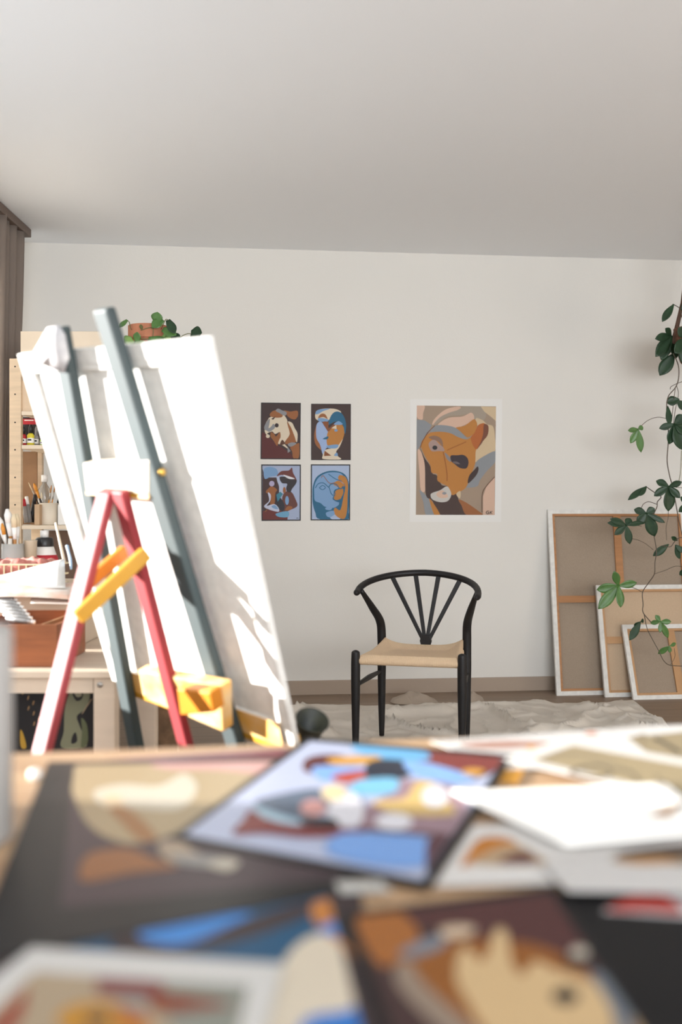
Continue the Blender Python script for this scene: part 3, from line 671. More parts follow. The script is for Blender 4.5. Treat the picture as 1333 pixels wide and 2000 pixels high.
# ------------------------------------------------------------------ shelving unit far left
YS = 4.40; YB_ = 4.74
def X_(px, Y): return (px-666.5)/F*Y
def Z_(py, Y): return CZ-(py-1000)/F*Y
m_pine = mat('shelf_pine', '#dcc3a4', .6, 1, var=.14, vscale=5, stretch=(1, 1, 10))
m_pine2 = mat('shelf_pine_pale', '#e2d0b8', .6, 1, var=.1, vscale=5)
m_hole = mat('peg_hole_black', '#221d1a', .9)
xl, xr = X_(18, YS), X_(318, YS)
t = thing('shelving_unit', (xl, YS, 0), 'pale pine shelving unit with peg-holed posts against the left side', 'shelving unit')
zt_ = Z_(700, YS)
for (x, y) in ((xl, YS), (xl, YB_-.03), (xr-.052, YS), (xr-.052, YB_-.03)):
    bm = B(); abox(bm, x, x+.052, y, y+.03, 0, zt_); p = obj('post', bm, m_pine, t, bevel=.003)
    if y == YS:
        for py in (716, 770, 825, 878.5, 932.5, 986):
            bm = B(); lathe(bm, [(0, 0), (.0035, 0), (.0035, .001), (0, .001)], (X_(29.5, YS) if x < -1.2 else x+.026, YS-.0012, Z_(py, YS)), 10, axis=(0, 1, 0))
            h = obj('peg_hole', bm, m_hole, None); h.parent = p
for py in (697, 803, 869, 1026, 1220):
    bm = B(); zz = Z_(py, YS); abox(bm, xl+.053, xr-.053, YS+.002, YB_-.002, zz-.018, zz); obj('shelf_board', bm, m_pine2, t, bevel=.002)
bm = B(); abox(bm, xl+.053, xr-.053, YB_-.031, YB_-.026, .3, Z_(1036, YB_)); obj('back_panel', bm, mat('shelf_back_shade', '#6b5548', .8), t)  # added dark panel, stands for the shade behind the lower shelf
bm = B(); abox(bm, xl+.053, xr-.053, YB_-.025, YB_-.020, Z_(868, YB_), zt_-.02); obj('back_panel', bm, mat('shelf_back_shade', '#6b5548', .8), t)  # added too: brown sheet painting the dark gaps of an open back

# things on the unit
def jar(name, px0, px1, pyt, pyb, Y, prof, m, label, cat, parts=(), group=None, lab=None):
    """prof: list of (rel radius, rel height); parts: extra (name, prof, mat)"""
    x = X_((px0+px1)/2, Y); r = X_(px1, Y)-X_(px0, Y); r /= 2; zb, zt2 = Z_(pyb, Y-r), Z_(pyt, Y); h = zt2-zb; c = V((x, Y, zb))
    th = thing(name, c, label, cat, group)
    bm = B(); lathe(bm, [(a*r, b*h) for a, b in prof], c, 28); obj('body', bm, m, th, smooth=True, bevel=0)
    for (n_, pr, mm) in parts:
        bm = B(); lathe(bm, [(a*r, b*h) for a, b in pr], c, 28); obj(n_, bm, mm, th, smooth=True)
    return th, c, r, h
m_white = mat('white_plastic', '#e8e5e0', .35); m_blackp = mat('black_plastic', '#1f1d1e', .35); m_red = mat('red_label', '#b0202c', .5)
m_yel = mat('yellow_ink', '#d9c93a', .4); m_grn = mat('green_label', '#a8c463', .5); m_card = mat('cardboard_brown', '#8d6a4b', .85, var=.15, vscale=12)
m_clear = mat('clear_plastic', '#c9c2b8', .15, trans=.75); m_cup = mat('cream_ceramic', '#ddd0bd', .5, bump=.1, bscale=60)
m_greyp = mat('grey_print', '#8a8683', .5)
m_hand = mat('brush_handle_wood', '#b57f4b', .5); m_fer = mat('ferrule_metal', '#b9b6b2', .3, metal=.8); m_bris = mat('bristle_pale', '#d8c6a6', .9); m_orh = mat('brush_handle_orange', '#d28a2d', .4)
zsh = {k: Z_(k, YS) for k in (697, 803, 869, 1026)}
def cbox(name, px0, px1, pyt, zb, Y, depth, m, label, cat, extra=None):
    bm = B(); abox(bm, X_(px0, Y), X_(px1, Y), Y, Y+depth, zb+.0005, Z_(pyt, Y)); o = obj(name, bm, m, bevel=.002)
    return tag(o, label, cat)
cbox('wooden_box', 40, 214, 647, zsh[697], YS+.01, .25, m_pine2, 'pale plain wooden box on top of the shelving unit, beside the pothos pot', 'box')
o = cbox('storage_box', 40.5, 160, 743, zsh[803], YS+.02, .24, mat('beige_board', '#dcc3a6', .8), 'beige storage box on the shelf below the unit top', 'box')
cbox('paint_tin_box', 41, 74, 815, zsh[869], YS+.14, .10, m_blackp, 'black paint set box with a red band, behind the small ink bottles', 'box')
po = bpy.data.objects['paint_tin_box']; bm = B(); Y = YS+.14; abox(bm, X_(41.5, Y), X_(71, Y), Y-.002, Y-.0003, Z_(829, Y), Z_(818, Y)); obj('red_band', bm, m_red, po)
bm = B(); abox(bm, X_(48, Y), X_(66, Y), Y-.003, Y-.0021, Z_(822, Y), Z_(820, Y)); obj('lettering', bm, m_white, po)
def ink(px0, px1, pyt, body, capm, label, Yo=.05):
    Y = YS+Yo; r = (X_(px1, Y)-X_(px0, Y))/2; c = V((X_((px0+px1)/2, Y), Y, zsh[869]+.0005)); h = Z_(pyt, Y)-c.z
    th = thing('ink_bottle', c, label, 'bottle', 'small ink bottles on the shelf')
    bm = B(); lathe(bm, [(0, 0), (r, 0), (r, h*.48), (r*.55, h*.58), (0, h*.58)], c, 20); obj('bottle_body', bm, body, th, smooth=True)
    bm = B(); lathe(bm, [(0, h*.58), (r*.6, h*.58), (r*.55, h*.86), (r*.25, h), (0, h)], c, 16); obj('cap', bm, capm, th, smooth=True)
    bm = B(); lathe(bm, [(r*1.01, h*.12), (r*1.02, h*.13), (r*1.02, h*.34), (r*1.01, h*.35)], c, 20); obj('label_band', bm, m_white, th, smooth=True)
    bm = B(); abox(bm, c.x-r*.5, c.x+r*.5, Y-r*1.08, Y-r*1.02, c.z+h*.22, c.z+h*.30); obj('lettering', bm, m_blackp, th)
ink(41, 51.5, 832, m_red, m_blackp, 'small ink bottle with red body beside the shelf post')
ink(53, 67, 829, m_yel, m_blackp, 'small ink bottle with bright yellow body and black cap')
ink(66, 76, 833, m_greyp, m_greyp, 'small grey bottle directly right of the yellow ink bottle', .09)
ink(78, 88, 848, m_grn, m_white, 'small pale green and white bottle, rightmost on the ink shelf', .06)
# compartment with brushes
zb = zsh[1026]
cbox('cardboard_sheet', 41, 73, 882, zb, YS+.24, .006, m_card, 'brown cardboard sheet standing at the back of the brush shelf', 'cardboard')
cbox('wood_block', 67, 77, 985, zb, YS+.03, .05, mat('tan_wood', '#c6a684', .7, var=.1), 'tan wooden block standing left of the brush cup', 'block')
cbox('white_box', 113, 150, 985, zb, YS+.08, .1, m_white, 'white box right of the brush cup on the shelf', 'box')
Yc = YS+.10
th, c, r, h = jar('water_bottle', 74, 100, 923, 1020, YS+.19, [(0, 0), (1, 0), (1, .62), (.85, .72), (.35, .82), (.33, .88), (0, .88)], m_clear, 'clear plastic bottle with a white cap behind the brush cup', 'bottle', (('cap', [(0, .86), (.48, .86), (.48, 1), (0, 1)], m_white),))
th, c, r, h = jar('brush_cup', 78, 112, 985, 1028, Yc, [(0, 0), (.95, 0), (1, .03), (1, 1), (.94, 1), (.94, .06), (0, .05)], m_cup, 'cream ceramic cup of brushes on the middle shelf', 'cup')
def fix(th, z):  # drop a thing so it rests on z
    d = z-th.location.z; th.location.z = z; return th
fix(bpy.data.objects['water_bottle'], zb+.0005); fix(bpy.data.objects['brush_cup'], zb+.0005)
def brush(name, a, b, rh, mh, mf, mb, label, group, wide=1.0):
    a, b = V(a), V(b); L = (b-a).length; th = thing(name, a, label, 'brush', group); d = (b-a)
    bm = B(); tube(bm, [a, a+d*.3, a+d*.62], [rh*.5, rh*1.1, rh], 8); obj('handle', bm, mh, th, smooth=True)
    bm = B(); tube(bm, [a+d*.62, a+d*.8], [rh*1.1, rh*1.25*wide], 8); obj('ferrule', bm, mf, th, smooth=True)
    bm = B(); tube(bm, [a+d*.8, a+d*.92, b], [rh*1.2*wide, rh*1.3*wide, rh*.5*wide], 8); obj('bristles', bm, mb, th, smooth=True)
G1 = 'brushes in the cream cup'
cx = X_(95, Yc); zc = zb+.008
def cupb(i, bx, tx, ty, rh, mh, mf, mb, lab, wide=1.0): brush('paint_brush', (X_(bx, Yc), Yc+.012*math.sin(i*2.1), zc), (X_(tx, Yc), Yc+.03*math.sin(i*2.1), Z_(ty, Yc)), rh, mh, mf, mb, lab, G1, wide)
cupb(0, 96, 66, 944, .004, m_blackp, m_orh, m_orh, 'broad orange-tipped brush leaning left in the cream cup', 1.5)
cupb(1, 92, 52, 942, .002, m_blackp, m_fer, m_bris, 'thinnest brush, leaning furthest left out of the cream cup')
cupb(2, 90, 104, 948, .003, m_orh, m_fer, m_hand, 'yellow-handled brush leaning right in the cream cup')
cupb(3, 95, 108, 946, .0025, m_orh, m_fer, m_hand, 'slim orange brush beside the yellow-handled one in the cream cup')
cupb(4, 98, 113, 972, .004, m_white, m_fer, m_blackp, 'short dark-tipped brush at the right rim of the cream cup')
cupb(5, 90, 84, 962, .003, m_hand, m_fer, m_bris, 'upright wooden brush in the middle of the cream cup')
for i, (bx, tx, ty, m, lab) in enumerate(((52, 43, 975, m_red, 'red-capped paint marker leaning on the shelf post'), (58, 49, 970, m_white, 'white-capped paint marker next to the red-capped one'), (62, 66, 966, m_blackp, 'black paint marker leaning towards the cream cup'))):
    Y = YS+.06+.02*i; a = V((X_(bx, Y), Y, zb+.012)); b = V((X_(tx, Y), Y+.02, Z_(ty, Y))); th = thing('paint_marker', a, lab, 'marker', 'paint markers on the shelf')
    bm = B(); tube(bm, [a, a.lerp(b, .68)], [.011, .011], 12); obj('barrel', bm, m_greyp if i != 2 else m_blackp, th, smooth=True)
    bm = B(); tube(bm, [a.lerp(b, .68), b], [.0095, .008], 12); obj('cap', bm, m, th, smooth=True)

# ---- pothos in a terracotta pot on the unit
Yp = 4.56
c = V((X_(290, Yp), Yp, zsh[697]+.0005)); r = (X_(329, Yp)-X_(251, Yp))/2
hh = Z_(638, Yp)-c.z
t = thing('potted_pothos', c, 'trailing green plant in a terracotta pot on top of the shelving unit', 'plant')
m_tc = mat('terracotta', '#b9795a', .8, var=.15, vscale=12)
bm = B(); lathe(bm, [(0, 0), (r*.72, 0), (r*.9, hh*.62), (r, hh*.62), (r, hh), (r*.92, hh), (r*.9, hh*.85), (0, hh*.85)], c, 40); obj('pot', bm, m_tc, t, smooth=False)
bm = B(); lathe(bm, [(0, hh*.86), (r*.9, hh*.86), (0, hh*.9)], c, 30); obj('soil', bm, mat('soil', '#3a2c24', 1, bump=1, bscale=80), t)
def pvine(pts):
    bm = B(); tube(bm, catmull([P(x, y, Y) for x, y, Y in pts], 6), .0018, 6); obj('stem', bm, m_stemg, t, smooth=True)
Yf = Yp-.10
pvine([(262, 650, Yp), (255, 640, Yf), (253, 630, Yf), (249, 626, Yf)]); pvine([(312, 650, Yp), (318, 636, Yf), (324, 624, Yf), (330, 626, Yf)]); pvine([(296, 650, Yp), (300, 640, Yf), (308, 626, Yf)])
pvine([(325, 665, Yf), (345, 668, Yf), (355, 657, Yf), (366, 652, Yf), (374, 652, Yf)]); pvine([(275, 645, Yf), (297, 640, Yf), (298, 658, Yf), (285, 662, Yf), (262, 660, Yf)])
PL_ = [((249, 625), (233, 640), .018, m_leaf2), ((307, 630), (308, 609), .040, m_leaf2), ((318, 624), (297, 640), .034, m_leaf2), ((328, 625), (342, 652), .030, m_leaf),
       ((260, 663), (243, 670), .042, m_leaf3), ((268, 668), (268, 648), .026, m_leaf2), ((290, 662), (330, 668), .030, m_leaf2), ((318, 643), (345, 655), .034, m_leaf2),
       ((332, 655), (352, 668), .040, m_leaf), ((318, 655), (334, 662), .024, m_leaf3), ((373, 652), (395, 650), .046, m_leaf), ((262, 670), (288, 676), .03, m_leaf3), ((300, 668), (320, 674), .03, m_leaf2),
       ((277, 643), (275, 633), .012, m_stemg), ((360, 662), (362, 670), .012, m_leaf2), ((338, 655), (320, 680), .04, m_leaf2)]
for (a, b, w_, m) in PL_:
    bm = B(); lobe(bm, P(*a, Yf), P(*b, Yf-.02), w_*1.35, V((random.uniform(-.2, .2), -1, .3)).normalized(), base=.5); o = obj('leaf', bm, m, t, smooth=True)
    o.modifiers.new('thickness', 'SOLIDIFY').thickness = .0006

# ------------------------------------------------------------------ side table, lower left
m_tw = mat('side_table_birch', '#d9c6b1', .55, 1, var=.1, vscale=4, stretch=(1, 6, 6))
YT = 2.72; ztt = Z_(1310, YT); xa, xb = X_(-150, YT), X_(224, YT)
t = thing('side_table', ((xa+xb)/2, YT+.5, 0), 'pale wooden side table with square legs holding paint boxes at the left', 'table')
bm = B(); abox(bm, xa-.01, xb+.012, YT-.01, YT+1.25, ztt-.02, ztt); obj('table_top', bm, m_tw, t, bevel=.003)
bm = B(); abox(bm, xa+.05, X_(181, YT), YT+.004, YT+.024, ztt-.062, ztt-.02); obj('apron', bm, m_tw, t)
bm = B(); abox(bm, xb-.024, xb-.004, YT+.06, YT+1.17, ztt-.062, ztt-.02); obj('apron', bm, m_tw, t)
for (x, y) in ((xb-.058, YT), (xa, YT), (xb-.058, YT+1.17), (xa, YT+1.17)):
    bm = B(); abox(bm, x, x+.058, y, y+.06, 0, ztt-.02); lg = obj('leg', bm, m_tw, t, bevel=.003)
bm = B(); lathe(bm, [(0, 0), (.008, 0), (.008, .002), (0, .003)], (X_(196, YT), YT-.0015, Z_(1337, YT)), 14, axis=(0, -1, 0)); obj('screw_head', bm, m_fer, t, smooth=True)
# dark picture standing under the table
Yq = YT+.10
pq = lambda x, y: P(x, y, Yq)
def z3(pts): return [(x*.3, 1280+y*.3) for x, y in pts]
zc_ = lambda pts: [(x*.215, 1050+y*.215) for x, y in pts]
art('dark_painting', [(20, 1300+32), (190, 1332), (196, 1700), (20, 1700)], '#2b2a2c', [
    ('#8a8a70', zc_([(640, 1400), (700, 1372), (800, 1380), (815, 1460), (770, 1560), (700, 1620), (720, 1700), (760, 1800), (780, 1900), (560, 1905), (580, 1760), (590, 1560)])),
    ('#6a6f52', zc_([(740, 1640), (790, 1700), (800, 1850), (760, 1905), (735, 1905), (745, 1760)])),
    ('#353233', zc_([(655, 1400), (700, 1385), (755, 1410), (740, 1470), (690, 1480)])), ('#a09b82', zc_([(680, 1410), (720, 1400), (745, 1430), (715, 1450), (690, 1440)])),
    ('#2c2a2c', zc_([(660, 1800), (690, 1770), (700, 1850), (650, 1870)])), ('#c39a3c', zc_([(185, 1750), (215, 1790), (240, 1905), (190, 1900)])),
] + [('#c59a6a', stroke(zc_([(215+k*17+(k % 3)*30, 1390+k*47 % 420), (205+k*17+(k % 3)*30, 1425+k*47 % 420)]), 1.8)) for k in range(9)]
  + [('#b79c80', stroke(zc_([(745+k*14, 1600-k*22), (765+k*14, 1575-k*22)]), 1.5)) for k in range(6)],
    pq, V((0, -1, 0)), th=.012, label='dark painting with grey-green swirls standing under the side table', cat='painting')
cbox('brown_panel', 300, 345, 1340, 0, YT+.5, .02, mat('brown_board', '#8a6a4e', .8, var=.4, vscale=25), 'mottled brown board leaning behind the side table, seen between easel legs', 'board')
cbox('timber_offcut', 262, 303, 1338, 0, YT+.25, .05, m_tw, 'pale upright timber standing right of the side table', 'timber')

# brown wooden box of paint tubes
m_bx = mat('mahogany_stain', '#9a5a34', .5, 1, var=.25, vscale=7, stretch=(1, 8, 8)); m_bxi = mat('box_inner_tan', '#b98a60', .6, var=.1)
Yb = 2.78; z0_, z1_ = ztt+.001, Z_(1220, Yb)
x0_, x1_ = X_(-60, Yb), X_(111, Yb); dp = .30
t = thing('paint_tube_box', ((x0_+x1_)/2, Yb+.15, z0_), 'open reddish-brown wooden box of metal paint tubes on the side table', 'box')
bm = B(); abox(bm, x0_, x1_, Yb, Yb+.01, z0_, z1_); obj('front_panel', bm, m_bx, t, bevel=.001)
bm = B(); abox(bm, x0_, x1_, Yb+dp, Yb+dp+.01, z0_, z1_+.01); obj('back_panel', bm, m_bx, t)
for x in (x0_, x1_-.01):
    bm = B(); abox(bm, x, x+.01, Yb+.01, Yb+dp, z0_, z1_); obj('side_panel', bm, m_bx, t)
bm = B(); abox(bm, x0_+.01, x1_-.01, Yb+.01, Yb+dp, z0_, z0_+.006); obj('bottom_panel', bm, m_bxi, t)
bm = B(); abox(bm, X_(60, Yb)+.02, X_(60, Yb)+.026, Yb+.01, Yb+dp, z0_+.006, z1_-.002); obj('divider', bm, m_bxi, t)
m_tube = mat('tube_aluminium', '#a3a19f', .4, metal=.75, bump=.5, bscale=60)
tube_names = ['nearest the box corner', 'second up the row', 'third up the row', 'fourth up the row', 'fifth up the row', 'sixth up the row', 'at the far end of the row']
for i in range(7):
    Y = Yb+.05+.032*i; px = 57-5.5*i; py = 1210-7*i
    a = P(px+4, py+4, Y); b = a+V((-.075, .015, .008)); a.z = max(a.z, z1_-.012)
    th = thing('paint_tube', a, 'crumpled silver paint tube in the brown box, '+tube_names[i], 'paint tube', 'paint tubes in the brown box')
    bm = B(); tube(bm, [a, a+(b-a)*.1, a+(b-a)*.6, b], [.006, .0095, .0085, .006], 10); obj('tube_body', bm, m_tube, th, smooth=True)
    bm = B(); tube(bm, [a-(b-a)*.14, a], [.006, .006], 8); obj('cap', bm, m_white, th, smooth=True)

# pale crate, papers and basket behind it
Yk = 3.18; zk = .80
bm = B(); abox(bm, X_(-140, Yk), X_(152, Yk), Yk, Yk+.72, ztt+.001, zk)
tag(obj('pale_crate', bm, mat('crate_whitewash', '#dccab4', .7, var=.1, vscale=5), bevel=.003), 'whitewashed wooden crate on the back of the side table under the papers', 'crate')
def sheet3(name, pts, m, label, sag=.01, cat='paper', thick=.0008, nn=10):
    """quad of four 3D corners, gently curved"""
    a, b, c, d = [V(p) for p in pts]; bm = B(); g = []
    for i in range(nn+1):
        row = []
        for j in range(nn+1):
            s, t_ = i/nn, j/nn; p = a.lerp(b, s).lerp(d.lerp(c, s), t_); p.z += sag*math.sin(math.pi*s)*math.sin(math.pi*(.2+.8*t_)); row.append(bm.verts.new(p))
        g.append(row)
    for i in range(nn):
        for j in range(nn): bm.faces.new([g[i][j], g[i+1][j], g[i+1][j+1], g[i][j+1]])
    o = obj(name, bm, m, smooth=True); o.modifiers.new('thickness', 'SOLIDIFY').thickness = thick
    return tag(o, label, cat)
m_pap = mat('paper_white', '#eeebe6', .7); m_pap2 = mat('paper_pink_wash', '#ecdcd0', .7, var=.0)
m_pap3 = mat('paper_sketched', '#ece6de', .7, var=.25, vscale=14, h2='#e0b8a2')
Ya = 3.0
sheet3('paper_sheet', [P(-60, 1168, Ya), P(152, 1172, Ya), P(150, 1138, Ya+.25), P(-60, 1128, Ya+.25)], m_pap3, 'white paper with faint red drawing, lying at the front of the sheets over the crate', .012)
sheet3('paper_sheet', [P(-60, 1150, Ya+.06), P(128, 1148, Ya+.12), P(126, 1091, Ya+.42), P(-60, 1140, Ya+.3)], m_pap, 'plain white sheet sloping up to the right in front of the basket', .0)
sheet3('paper_sheet', [P(60, 1178, Ya-.02), P(150, 1180, Ya-.02), P(150, 1168, Ya+.1), P(60, 1164, Ya+.1)], m_pap2, 'small pinkish sheet edge hanging below the other papers over the brown box', .0)
# basket
Yw = 3.50; zb0 = Z_(1134, Yw); zb1 = Z_(1103, Yw); bx0, bx1 = X_(-50, Yw), X_(112, Yw)
zk2 = zk
t = thing('wire_basket', ((bx0+bx1)/2, Yw+.1, zk2), 'cream wire basket full of pink cloth behind the papers', 'basket')
m_wire = mat('wire_cream', '#e2d6b4', .5)
bm = B()
for z in (zk2+.004, (zk2+zb1)/2, zb1):
    tube(bm, [V((bx0, Yw, z)), V((bx1, Yw, z)), V((bx1, Yw+.14, z)), V((bx0, Yw+.14, z)), V((bx0, Yw, z))], .003, 6)
obj('rims', bm, m_wire, t); bm = B(); k = 0
x = bx0
while x <= bx1+.001: tube(bm, [V((x, Yw, zk2+.004)), V((x, Yw, zb1))], .0028, 6); x += .026
obj('wires', bm, m_wire, t)
bm = B(); nx, ny = 50, 16; g = []
for i in range(nx+1):
    row = []
    for j in range(ny+1):
        x = bx0+.006+(bx1-bx0-.012)*i/nx; y = Yw+.006+.128*j/ny; e = min(i/nx, 1-i/nx, j/ny, 1-j/ny)*6
        z = zb1-.004+.02*min(1, e)+.012*noise.noise(V((x*25, y*25, 0)))+.006*noise.noise(V((x*70, y*60, 3)))
        row.append(bm.verts.new((x, y, z)))
    g.append(row)
for i in range(nx):
    for j in range(ny): bm.faces.new([g[i][j], g[i+1][j], g[i+1][j+1], g[i][j+1]])
for (ring_) in ([g[i][0] for i in range(nx+1)],):
    low = [bm.verts.new((v.co.x, v.co.y, zk2+.006)) for v in ring_]
    for a in range(nx): bm.faces.new([ring_[a], ring_[a+1], low[a+1], low[a]])
tag(obj('pink_cloth', bm, mat('pink_cloth', '#c98d80', .9, 1, var=.35, vscale=30, h2='#a85f56'), smooth=True), 'rumpled pink cloth stuffed in the cream wire basket', 'cloth')

# jars and bottle behind the basket, on the crate
Yj = 3.80; zj = zk2
def jar2(name, px0, px1, pyt, Y, prof, m, label, cat, parts=()):
    r_ = (X_(px1, Y)-X_(px0, Y))/2; c_ = V((X_((px0+px1)/2, Y), Y, zj+.0005)); h_ = Z_(pyt, Y)-c_.z
    th_ = thing(name, c_, label, cat); bm_ = B(); lathe(bm_, [(a*r_, b*h_) for a, b in prof], c_, 28); obj('body', bm_, m, th_, smooth=True)
    for (n_, pr, mm) in parts: bm_ = B(); lathe(bm_, [(a*r_, b*h_) for a, b in pr], c_, 28); obj(n_, bm_, mm, th_, smooth=True)
    return th_, c_, r_, h_
jar2('glue_bottle', 61, 113, 1036, Yj, [(0, 0), (1, 0), (1, .36), (.96, .44), (.74, .62), (.66, .68), (0, .68)], m_white, 'white glue bottle with a black neck and white cap', 'bottle',
     (('neck_band', [(0, .66), (.66, .66), (.68, .70), (.66, .82), (.55, .86), (0, .86)], m_blackp), ('cap', [(0, .85), (.31, .85), (.31, 1), (0, 1)], m_white), ('red_label', [(1.005, .28), (1.02, .29), (1.02, .37), (.98, .45), (.90, .51), (.88, .51)], m_red)))
jar2('cloudy_cup', 46, 73, 1055, Yj-.065, [(0, 0), (.75, 0), (.95, .96), (1, 1), (.95, 1), (.9, .9), (.72, .02), (0, .02)], mat('cloudy_beige', '#c3b49d', .4), 'beige plastic cup left of the glue bottle', 'cup')
th, cj, rj, hj = jar2('glass_jar', 4, 46, 1062, Yj-.10, [(0, 0), (1, 0), (1, 1), (.95, 1), (.95, .05), (0, .04)], mat('jar_glass', '#e6e3dc', .25, trans=.5), 'clear glass jar of long wooden brushes behind the basket', 'jar')
G2 = 'long brushes in the glass jar'
for i, (bx, by, tx, ty, rh, mb, lab) in enumerate(((36, 1070, 14, 994, .0075, m_white, 'thick white-headed brush in the glass jar, second from left'), (30, 1072, -2, 1010, .0065, m_white, 'long brush reaching furthest left out of the glass jar'),
        (40, 1072, 27, 1004, .006, m_bris, 'brush with pale bristles in the middle of the glass jar'), (42, 1072, 33, 1003, .0055, m_bris, 'rightmost slim wooden brush in the glass jar'), (25, 1075, 4, 1022, .004, m_orh, 'short orange brush low at the left of the glass jar'))):
    Y = Yj-.10; dy_ = .012*math.sin(i*2.4)
    a = V((cj.x+(bx-25)*.0012, Y+dy_, zj+.006)); b = P(tx, ty, Y+dy_*2); brush('long_brush', a, b, rh, m_hand, m_white, mb, lab, G2, 1.5)
for i, (px, pyt, lab) in enumerate(((20, 1052, 'crumpled white paint tube standing in the glass jar'), (32, 1050, 'pale plastic palette knife standing at the right of the glass jar'))):
    Y = Yj-.13+.02*i; bm = B(); tube(bm, [V((cj.x+(i*.02-.01), Y+.02, zj+.006)), P(px, pyt, Y+.01)], [.011 if i == 0 else .004, .008 if i == 0 else .009], 8)
    tag(obj('paint_tube' if i == 0 else 'palette_knife', bm, mat('chalky_white', '#dcd7cd', .6, bump=.4, bscale=80), smooth=True), lab, 'paint tube' if i == 0 else 'palette knife')
bm = B(); tube(bm, [P(126, 1098, 3.42), P(109, 1022, 3.55)], [.0055, .0045], 8)
tag(obj('wooden_dowel', bm, mat('dowel_pale', '#ead6bb', .6), smooth=True), 'pale wooden stick leaning beside the glue bottle', 'stick')
bm = B(); tube(bm, catmull([P(139, 1112, 3.35), P(138, 1095, 3.36), P(134, 1078, 3.40), P(131, 1066, 3.42)], 5), interp([.004, .0055, .005, .006], 16), 8)
tag(obj('blue_pen', bm, mat('pen_blue', '#a9c3dd', .4), smooth=True), 'light blue and white pen standing behind the papers next to the wooden stick', 'pen')

# ------------------------------------------------------------------ easel with a large canvas, seen from behind
YBc = 1.75
A3, B3, C3 = P(45, 690, 1.292*YBc), P(415, 658, YBc), P(585, 1452, 1.186*YBc)
e1 = (A3-B3); W_ = e1.length; tR = -(e1/W_); e2 = (C3-B3); H_ = e2.length; dn = e2/H_
NE = tR.cross(dn).normalized(); NE = NE if NE.dot(V((0, -1, 0))) > 0 else -NE       # towards the viewer
emap = lambda u, v, n: A3+tR*u+dn*v+NE*n
t = thing('stretched_canvas', emap(W_/2, H_, 0), 'large white stretched canvas standing on the painted easel, seen from behind', 'canvas')
stretched(emap, W_, H_, [], [], m_can, m_can, t, fold=.03, bw=.045, d=.012)
def on(px, py, n): return PL(px, py, A3+NE*n, NE)
m_teal = mat('paint_teal_grey', '#1f3336', .7, 1, spec=1.0, var=.25, vscale=6); m_redp = mat('paint_red', '#861720', .6, 1, spec=.7, var=.08, vscale=8)
for _m in (m_teal, m_redp): _b = _m.node_tree.nodes['Principled BSDF']; _b.inputs['IOR'].default_value = 1.5
m_led = mat('paint_orange_sunlit', '#d6b88c', .6, 1, var=.15, vscale=14, h2='#d6a24c'); m_hb = mat('hinge_board_sunlit', '#d8c8b2', .6, 1)  # both lighter than the true paint: sun glare put into the colour
m_oran = mat('paint_orange', '#c87a1c', .5, 1, var=.08, vscale=8); m_ylo = mat('paint_yellow_ochre', '#b5831d', .5, 1, var=.08, vscale=8)
et = thing('easel', V((-.42, 2.0, 0)), 'painted studio easel with teal posts, red rear legs and orange braces', 'easel')
PN, PD, PW_ = .022, .024, .050
def extend(a, b, z): return a+(b-a)*((z-a.z)/(b.z-a.z))
def post(pa, pb, wdt):
    a = on(*pa, PN+PD); b = on(*pb, PN+PD); f = extend(a, b, .0)
    bm = B(); beam(bm, f, a, -tR, wdt, -NE, PD); return obj('post', bm, m_teal, et, bevel=.006), a, b
pl_, la, lb = post((119, 640), (268, 1460), .050)
pr_, ra, rb = post((206, 603), (460, 1440), .052)
# hinge board between the posts: yellow paint coloured pale as if sun-washed
bm = B(); q1, q2 = on(162, 905, PN+PD+.002), on(290, 900, PN+PD+.002); q3, q4 = on(168, 958, PN+PD+.002), on(290, 966, PN+PD+.002)
hexa(bm, [q3, q4, q4-NE*.022, q3-NE*.022, q1, q2, q2-NE*.022, q1-NE*.022]); obj('hinge_board', bm, m_hb, et, bevel=.003)
bm = B(); a = on(168, 959, PN+PD+.003); b = on(290, 967, PN+PD+.003); hexa(bm, [a-V((0, 0, .008)), b-V((0, 0, .008)), b-NE*.02-V((0, 0, .008)), a-NE*.02-V((0, 0, .008)), a, b, b-NE*.02, a-NE*.02]); obj('board_edge', bm, m_ylo, et)
def leg(a, b, wdt, dep):
    f = extend(a, b, 0.0)
    bm = B(); beam(bm, f, a, -tR, wdt, -NE, dep); return obj('rear_leg', bm, m_redp, et, bevel=.004)
leg(on(213, 962, .072), P(90, 1455, 1.95), .050, .024)
leg(on(237, 962, .072), on(365, 1455, .095), .042, .020)
def bar(a, b, hpx, dep, m, name='brace'):
    ax = (b-a).normalized(); nn = V((ax.y, -ax.x, 0)).normalized(); wd = ax.cross(nn).normalized()
    wd = wd if wd.z > 0 else -wd; hh_ = hpx/F*a.y
    bm = B(); beam(bm, a-wd*hh_/2, b-wd*hh_/2, wd, hh_, -nn, dep); return obj(name, bm, m, et, bevel=.003)
bar(P(156, 1207, 1.95), P(290, 1080, 2.045), 30, .018, m_ylo)
bar(P(170, 1146, 2.06), P(250, 1076, 2.15), 26, .018, m_oran)
